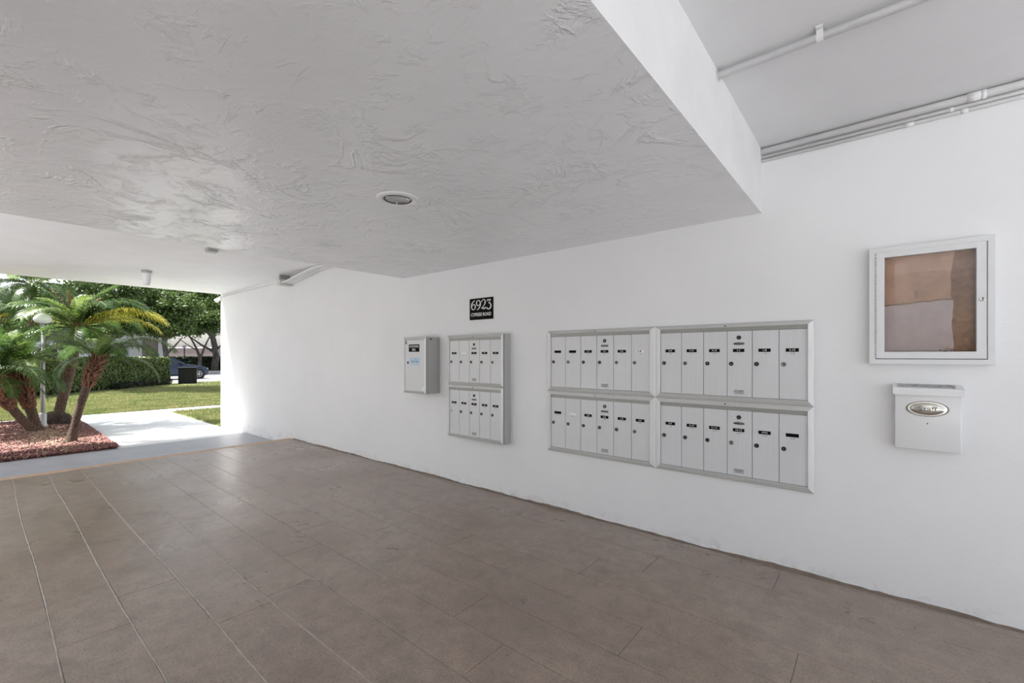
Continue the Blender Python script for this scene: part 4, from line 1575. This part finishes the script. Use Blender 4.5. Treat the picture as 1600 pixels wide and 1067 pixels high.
def flat_ring(root, name, x0, z0, x1, z1, t, yb, yf, mat, bev=0.002):
    """four mitred bars"""
    O = [(x0, z0), (x1, z0), (x1, z1), (x0, z1)]
    I = [(x0 + t, z0 + t), (x1 - t, z0 + t), (x1 - t, z1 - t), (x0 + t, z1 - t)]
    for k in range(4):
        k2 = (k + 1) % 4
        o1, o2, i1, i2 = O[k], O[k2], I[k], I[k2]
        vs = []
        for p in (o1, o2, i2, i1):
            vs.append((p[0], -yb, p[1]))
        c = ((o1[0] + o2[0] + i1[0] + i2[0]) / 4, (o1[1] + o2[1] + i1[1] + i2[1]) / 4)
        for p in (o1, o2, i2, i1):
            vs.append((p[0], -(yf - bev), p[1]))
        e = []
        for p, q in ((o1, i1), (o2, i2), (i2, o2), (i1, o1)):
            L_ = math.hypot(q[0] - p[0], q[1] - p[1])
            e.append((p[0] + (q[0] - p[0]) * bev / L_ * 1.4, -yf, p[1] + (q[1] - p[1]) * bev / L_ * 1.4))
        vs += e
        fs = [(8, 9, 10, 11), (0, 1, 5, 4), (2, 3, 7, 6), (4, 5, 9, 8), (6, 7, 11, 10), (1, 2, 6, 5), (3, 0, 4, 7), (5, 6, 10, 9), (7, 4, 8, 11), (3, 2, 1, 0)]
        mb = MB()
        mb.add(vs, fs)
        mb.build(name, mat, root)


flat_ring(nb, 'case_rail', 0, 0, W_, H_, 0.028, 0.0, 0.060, 'board_white')
flat_ring(nb, 'door_rail', 0.0305, 0.0315, W_ - 0.030, H_ - 0.0200, 0.0385, 0.030, 0.057, 'board_white')
mb = MB()
mb.box((0.060, -0.046, 0.060), (W_ - 0.060, -0.043, H_ - 0.050))
tag(mb.build('glass_pane', 'glass', nb), 'clear glass pane')
mb = MB()
for k in range(46):
    z = 0.036 + k * (H_ - 0.062) / 46
    mb.tube([(0.0300, -0.0590, z), (0.0300, -0.0590, z + 0.0095)], 0.0048, 6)
mb.build('hinge', 'chrome', nb)
mb = MB()
mb.lathe([(0.012, 0.0), (0.012, 0.004), (0.010, 0.006), (0.0075, 0.006), (0.007, 0.004), (0.0, 0.004)], 18, 0, 'Y', (0.457, -0.057, 0.342))
mb.box((0.4558, -0.0618, 0.336), (0.4582, -0.0605, 0.348), 1)
mb.build('lock', ['chrome', 'lock'], nb)


def torn_sheet(name, outline, y, mat, label):
    mb = MB()
    n = len(outline)
    vs = [(px_, y, pz_) for px_, pz_ in outline] + [(px_, y + 0.0022, pz_) for px_, pz_ in outline]
    fs = [tuple(range(n))] + [(i, i + n, (i + 1) % n + n, (i + 1) % n) for i in range(n)]
    mb.add(vs, fs)
    tag(mb.build(name, mat, nb), label)


R_ = random.Random(4)
xe = 0.352
right_edge = [(xe - 0.010 + 0.012 * math.sin(i * 0.9) * 0.5 + R_.uniform(-0.003, 0.003), 0.045 + i * 0.0285) for i in range(21)]
tear = [(0.352 - i * 0.022 , 0.352 - 0.022 * (i / 14) ** 1.6 + R_.uniform(-0.003, 0.003)) for i in range(15)]
up_right = [(0.344 + 0.020 * max(0, (i - 5) / 5) + R_.uniform(-0.002, 0.002), 0.352 + i * 0.028) for i in range(11)]
torn_sheet('backing_sheet', [(0.030, 0.325)] + tear[::-1] + up_right + [(0.030, 0.632)], -0.0150, 'tan_sheet', 'faded tan upper backing sheet')
lo_right = [(0.352 + 0.004 * math.sin(i * 0.8) + R_.uniform(-0.002, 0.002), 0.045 + i * 0.0305) for i in range(11)]
torn_sheet('backing_sheet', [(0.030, 0.045)] + lo_right + [(px_, pz_ - 0.001) for px_, pz_ in tear] + [(0.030, 0.322)], -0.0165, 'pink_sheet', 'pale pink lower backing sheet')
mb = MB()
for i, (px_, pz_) in enumerate(tear[:-1]):
    q = tear[i + 1]
    mb.add([(px_, -0.0175, pz_ - 0.002), (q[0], -0.0175, q[1] - 0.002), (q[0], -0.021, q[1] + 0.005), (px_, -0.021, pz_ + 0.005)], [(0, 1, 2, 3)])
# curled scraps
mb.add([(0.290, -0.018, 0.100), (0.330, -0.026, 0.083), (0.352, -0.020, 0.085), (0.310, -0.030, 0.092)], [(0, 1, 2, 3)])
for i in range(9):
    bx_, bz_ = 0.292 + R_.uniform(0, 0.075), 0.064 + R_.uniform(0, 0.016)
    mb.add([(bx_, -0.02, bz_), (bx_ + R_.uniform(0.005, 0.016), -0.026, bz_ + R_.uniform(-0.006, 0.006)), (bx_ + 0.006, -0.028, bz_ + 0.007)], [(0, 1, 2)])
tag(mb.build('torn_edge', 'torn', nb), 'ragged torn paper edge and scraps')
mb = MB()
mb.add([(0.196, -0.0158, 0.415), (0.214, -0.0158, 0.415), (0.212, -0.0180, 0.368), (0.204, -0.0180, 0.368)], [(0, 1, 2, 3)])
tag(mb.build('tape_mark', 'torn', nb), 'small brown flap on the upper sheet')

# ---------------------------------------------------------------- staff drop box
db = thing('drop_box', 'small white drop box with an oval metal plaque under the notice board', 'mailbox', (0.078, WY, 0.884))
W_, H_, D_ = 0.266, 0.322, 0.100
bm = bmesh.new()
bmesh.ops.create_cube(bm, size=1)
for v in bm.verts:
    up = v.co.z > 0
    v.co = Vector((W_ / 2 + v.co.x * W_, -D_ / 2 + v.co.y * D_, H_ / 2 + v.co.z * H_))
    if v.co.y < -D_ / 2 and not up:
        v.co.y += 0.018
bmesh.ops.bevel(bm, geom=bm.edges[:], offset=0.006, segments=3, affect='EDGES', profile=0.5)
bm.verts.index_update()
mb = MB()
mb.add([v.co[:] for v in bm.verts], [[v.index for v in f.verts] for f in bm.faces], 0, True)
bm.free()
bo = mb.build('body', 'box_white', db)
mb = MB()
# lid: sloping top with a rolled front lip
x0_, x1_ = -0.008, W_ + 0.008
vs = [(x0_, 0, H_ + 0.036), (x1_, 0, H_ + 0.036), (x1_, -D_ - 0.010, H_ + 0.016), (x0_, -D_ - 0.010, H_ + 0.016),
      (x1_, -D_ - 0.013, H_ + 0.008), (x0_, -D_ - 0.013, H_ + 0.008), (x1_, -D_ - 0.011, H_ - 0.020), (x0_, -D_ - 0.011, H_ - 0.020),
      (x1_, -D_ - 0.004, H_ - 0.020), (x0_, -D_ - 0.004, H_ - 0.020), (x1_, 0, H_ - 0.020), (x0_, 0, H_ - 0.020)]
fs = [(3, 2, 1, 0), (5, 4, 2, 3), (7, 6, 4, 5), (9, 8, 6, 7), (0, 11, 9, 7, 5, 3), (1, 2, 4, 6, 8, 10), (0, 1, 10, 11), (11, 10, 8, 9)]
mb.add(vs, fs)
ld = mb.build('lid', 'box_white', db)
mb = MB()
poly = []
for i in range(26):
    t_ = i / 25
    poly.append((0.014 + t_ * 0.232, -D_ * (0.80 + 0.10 * math.sin(i * 1.9) * R_.uniform(0.3, 1))))
for i in range(26):
    t_ = 1 - i / 25
    poly.append((0.008 + t_ * 0.240, -D_ * (0.06 + 0.05 * R_.random())))
mb.add([(a, b, H_ + 0.0366 + (b / (D_ + 0.010)) * 0.020) for a, b in poly], [tuple(range(len(poly)))[::1]])
tag(mb.build('dust_patch', 'box_dirt', ld), 'grey dirt on top of the lid')
mb = MB()
ox, oz, yb = 0.133, 0.229, -(D_ - 0.004)
mb.lathe([(0.0335, -0.004), (0.0335, 0.003), (0.0320, 0.0045), (0.0305, 0.004)], 48, 1, 'Y', (ox, yb, oz), 2.55, 1.24)
mb.lathe([(0.0305, 0.004), (0.0262, 0.0035), (0.0240, 0.006), (0.018, 0.0095), (0.009, 0.0115), (0.0, 0.012)], 48, 0, 'Y', (ox, yb, oz), 2.55, 1.24)
pq = mb.build('plaque', ['pewter', 'pewter_dark'], db)
pq['label'] = 'oval pewter plaque'
mb = MB()
vs, fs = text_shape('Staff', 0.034, 0.0007, 1.25)


def bulge(x, z):
    r = math.hypot(x / 2.55, z / 1.24)
    return 0.0124 - 0.0124 * (r / 0.03) ** 2 * 0.65


mb.add([(ox + x, yb - bulge(x, z), oz + z) for x, z in vs], fs)
mb.build('lettering', 'pewter_dark', pq)
mb = MB()
mb.lathe([(0.0035, 0), (0.0035, 0.0015), (0, 0.0018)], 10, 0, 'Y', (0.134, -(D_ - 0.0095), 0.148))
mb.build('screw', 'lock_steel', db)

# ================================================================ CEILING FITTINGS AND CONDUITS
def conduit(name, label, pts, r, cat='conduit', parts=()):
    root = thing(name, label, cat, pts[0], 'surface conduits')
    o = Vector(pts[0])
    mb = MB()
    mb.tube([Vector(p) - o for p in pts], r, 12)
    mb.build('pipe', 'conduit', root)
    for c, d, rr, ln in parts:
        mb = MB()
        c = Vector(c) - o
        d = Vector(d).normalized()
        mb.tube([c - d * ln / 2, c + d * ln / 2], rr, 12)
        mb.build('coupling', 'conduit', root)
    return root


xs0 = X_SOF1
c1 = conduit('conduit', 'thick white conduit along the corner of wall and near ceiling', [(xs0, WY - 0.022, 2.770), (X_BACK, WY - 0.022, 2.770)], 0.021, parts=[((0.395, WY - 0.022, 2.770), (1, 0, 0), 0.0245, 0.05), ((0.43, WY - 0.022, 2.770), (1, 0, 0), 0.0245, 0.02)])
conduit('conduit', 'upper of the two thin conduits on the wall below the thick one', [(xs0, WY - 0.011, 2.7355), (X_BACK, WY - 0.011, 2.7355)], 0.0105, parts=[((0.31, WY - 0.011, 2.7355), (1, 0, 0), 0.013, 0.02)])
conduit('conduit', 'lowest thin conduit on the wall below the thick one', [(xs0, WY - 0.011, 2.7115), (X_BACK, WY - 0.011, 2.7115)], 0.0105, parts=[((0.14, WY - 0.011, 2.7115), (1, 0, 0), 0.013, 0.04), ((0.36, WY - 0.011, 2.7115), (1, 0, 0), 0.013, 0.03)])
cc = conduit('conduit', 'single white conduit crossing the near ceiling with a strap', [(xs0, 2.30, Z_NEAR - 0.026), (X_BACK, 2.30, Z_NEAR - 0.026)], 0.017)
mb = MB()
for k in range(9):
    a0, a1 = PI * k / 9, PI * (k + 1) / 9
    r0_, r1_ = 0.0172, 0.0195
    vs = []
    for xx in (0.40, 0.425):
        for aa in (a0, a1):
            for rr in (r0_, r1_):
                vs.append((xx, rr * math.cos(aa), -rr * math.sin(aa)))
    mb.add(vs, [(0, 2, 3, 1), (4, 5, 7, 6), (1, 3, 7, 5), (0, 4, 6, 2), (0, 1, 5, 4), (2, 6, 7, 3)])
mb.box((0.40, -0.045, 0.020), (0.425, -0.015, 0.0255))
mb.box((0.40, 0.015, 0.020), (0.425, 0.045, 0.0255))
mb.box((0.40, -0.0195, 0.0), (0.425, -0.0172, 0.022))
mb.box((0.40, 0.0172, 0.0), (0.425, 0.0195, 0.022))
mb.build('strap', 'conduit', cc)
mb = MB()
mb.lathe([(0.017, 0.0), (0.027, 0.0), (0.027, 0.004), (0.017, 0.004)], 16, 0, 'Z')
o_ = mb.build('wall_collar', 'junction', cc, (0.0, 0, 0))
o_.rotation_euler = (0, PI / 2, 0)

# far end: junction box and conduits
jb = thing('junction_box', 'small grey white junction box high on the far wall with conduits entering it', 'junction box', (-7.72, WY, 2.575))
mb = MB()
mb.box((0, -0.215, 0), (0.12, 0, 0.095), 0, 0.004)
mb.build('body', 'junction', jb)
mb = MB()
mb.box((-0.004, -0.223, 0.088), (0.125, 0, 0.100), 0, 0.003)
mb.build('lid', 'junction', jb)
mb = MB()
mb.box((0.03, -0.19, 0.098), (0.09, -0.03, Z_FAR - 2.575))  # dark block filling the gap between box lid and ceiling
mb.build('gap_block', 'rail_dark', jb)
for k, (yy_, lab) in enumerate(((3.195, 'farthest from the wall'), (3.240, 'second from the wall face outward'), (3.285, 'third, nearer the wall'), (3.330, 'closest to the wall'))):
    pts = []
    for i in range(13):
        t_ = i / 12
        x_ = -7.60 + t_ * 1.15
        s_ = t_ * t_ * (3 - 2 * t_)
        pts.append((x_, yy_ + 0.015 * s_, 2.622 + (Z_FAR - 0.018 - 2.622) * s_))
    pts.append((X_SOF0, yy_ + 0.015, Z_FAR - 0.018))
    conduit('conduit', 'bent white conduit from junction box up to the ceiling, ' + lab, pts, 0.015)
conduit('conduit', 'thin conduit from junction box along the far wall top to the wall end', [(-7.72, WY - 0.010, 2.655), (-8.3, WY - 0.010, 2.690), (X_END + 0.05, WY - 0.010, 2.690)], 0.010)
fl_ = thing('flood_light', 'small white flood light at the outer corner of wall and ceiling', 'lamp', (X_END, WY, 2.63))
mb = MB()
mb.box((-0.03, -0.03, -0.02), (0.05, 0.0, 0.07), 0, 0.006)
mb.build('base', 'lamp_trim', fl_)
mb = MB()
mb.tube([(-0.03, -0.015, 0.03), (-0.06, -0.02, 0.025)], 0.012, 10)
mb.tube([(-0.05, -0.02, 0.03), (-0.12, -0.05, -0.02)], [0.03, 0.05], 14)
mb.build('lamp_head', 'lamp_trim', fl_)

# recessed ceiling light
rl = thing('ceiling_light', 'round recessed ceiling light with white trim and dark reflector', 'lamp', (-2.27, 1.64, Z_SOF))
mb = MB()
mb.lathe([(0.128, 0.0005), (0.128, -0.004), (0.122, -0.009), (0.106, -0.012), (0.092, -0.011), (0.086, -0.006), (0.084, 0.0), (0.084, 0.0002)], 40)
mb.build('trim_ring', 'lamp_trim', rl)
mb = MB()
mb.lathe([(0.0845, -0.0055), (0.082, -0.0075), (0.066, -0.0045), (0.060, -0.002), (0.0, -0.0015)], 36)
mb.build('reflector', 'reflector', rl)
mb = MB()
mb.lathe([(0.083, -0.0080), (0.0755, -0.0088), (0.0755, -0.006), (0.083, -0.005)], 36)
mb.build('dark_ring', 'black_print', rl)
mb = MB()
for a_ in (0.5, 2.6, 4.7):
    d_ = Vector((math.cos(a_), math.sin(a_), 0))
    p_ = d_ * 0.082 + Vector((0, 0, -0.011))
    mb.tube([p_, d_ * 0.058 + Vector((0, 0, -0.005))], 0.0028, 6)
mb.build('spring_clip', 'lamp_trim', rl)

# jelly jar light near the outer edge of the far ceiling
jl = thing('ceiling_light', 'small tapered white ceiling light near the garden edge of the ceiling', 'lamp', (-8.92, 1.69, Z_FAR))
mb = MB()
mb.lathe([(0.0, 0.0), (0.072, 0.0), (0.072, -0.022), (0.058, -0.038)], 20)
mb.build('base', 'lens_grey', jl)
mb = MB()
mb.lathe([(0.056, -0.036), (0.056, -0.09), (0.050, -0.19), (0.044, -0.225), (0.0, -0.235)], 20)
mb.build('lamp_shade', 'lamp_trim', jl)
sb = thing('smoke_detector', 'small square grey fixture on the ceiling just beyond the dropped slab', 'detector', (-6.47, 1.87, Z_FAR))
mb = MB()
mb.box((-0.06, -0.055, -0.045), (0.06, 0.055, 0.0), 0, 0.006)
mb.build('body', 'lens_grey', sb)
mb = MB()
mb.box((-0.07, -0.065, -0.008), (0.07, 0.065, 0.0), 0, 0.002)
mb.build('mounting_plate', 'junction', sb)
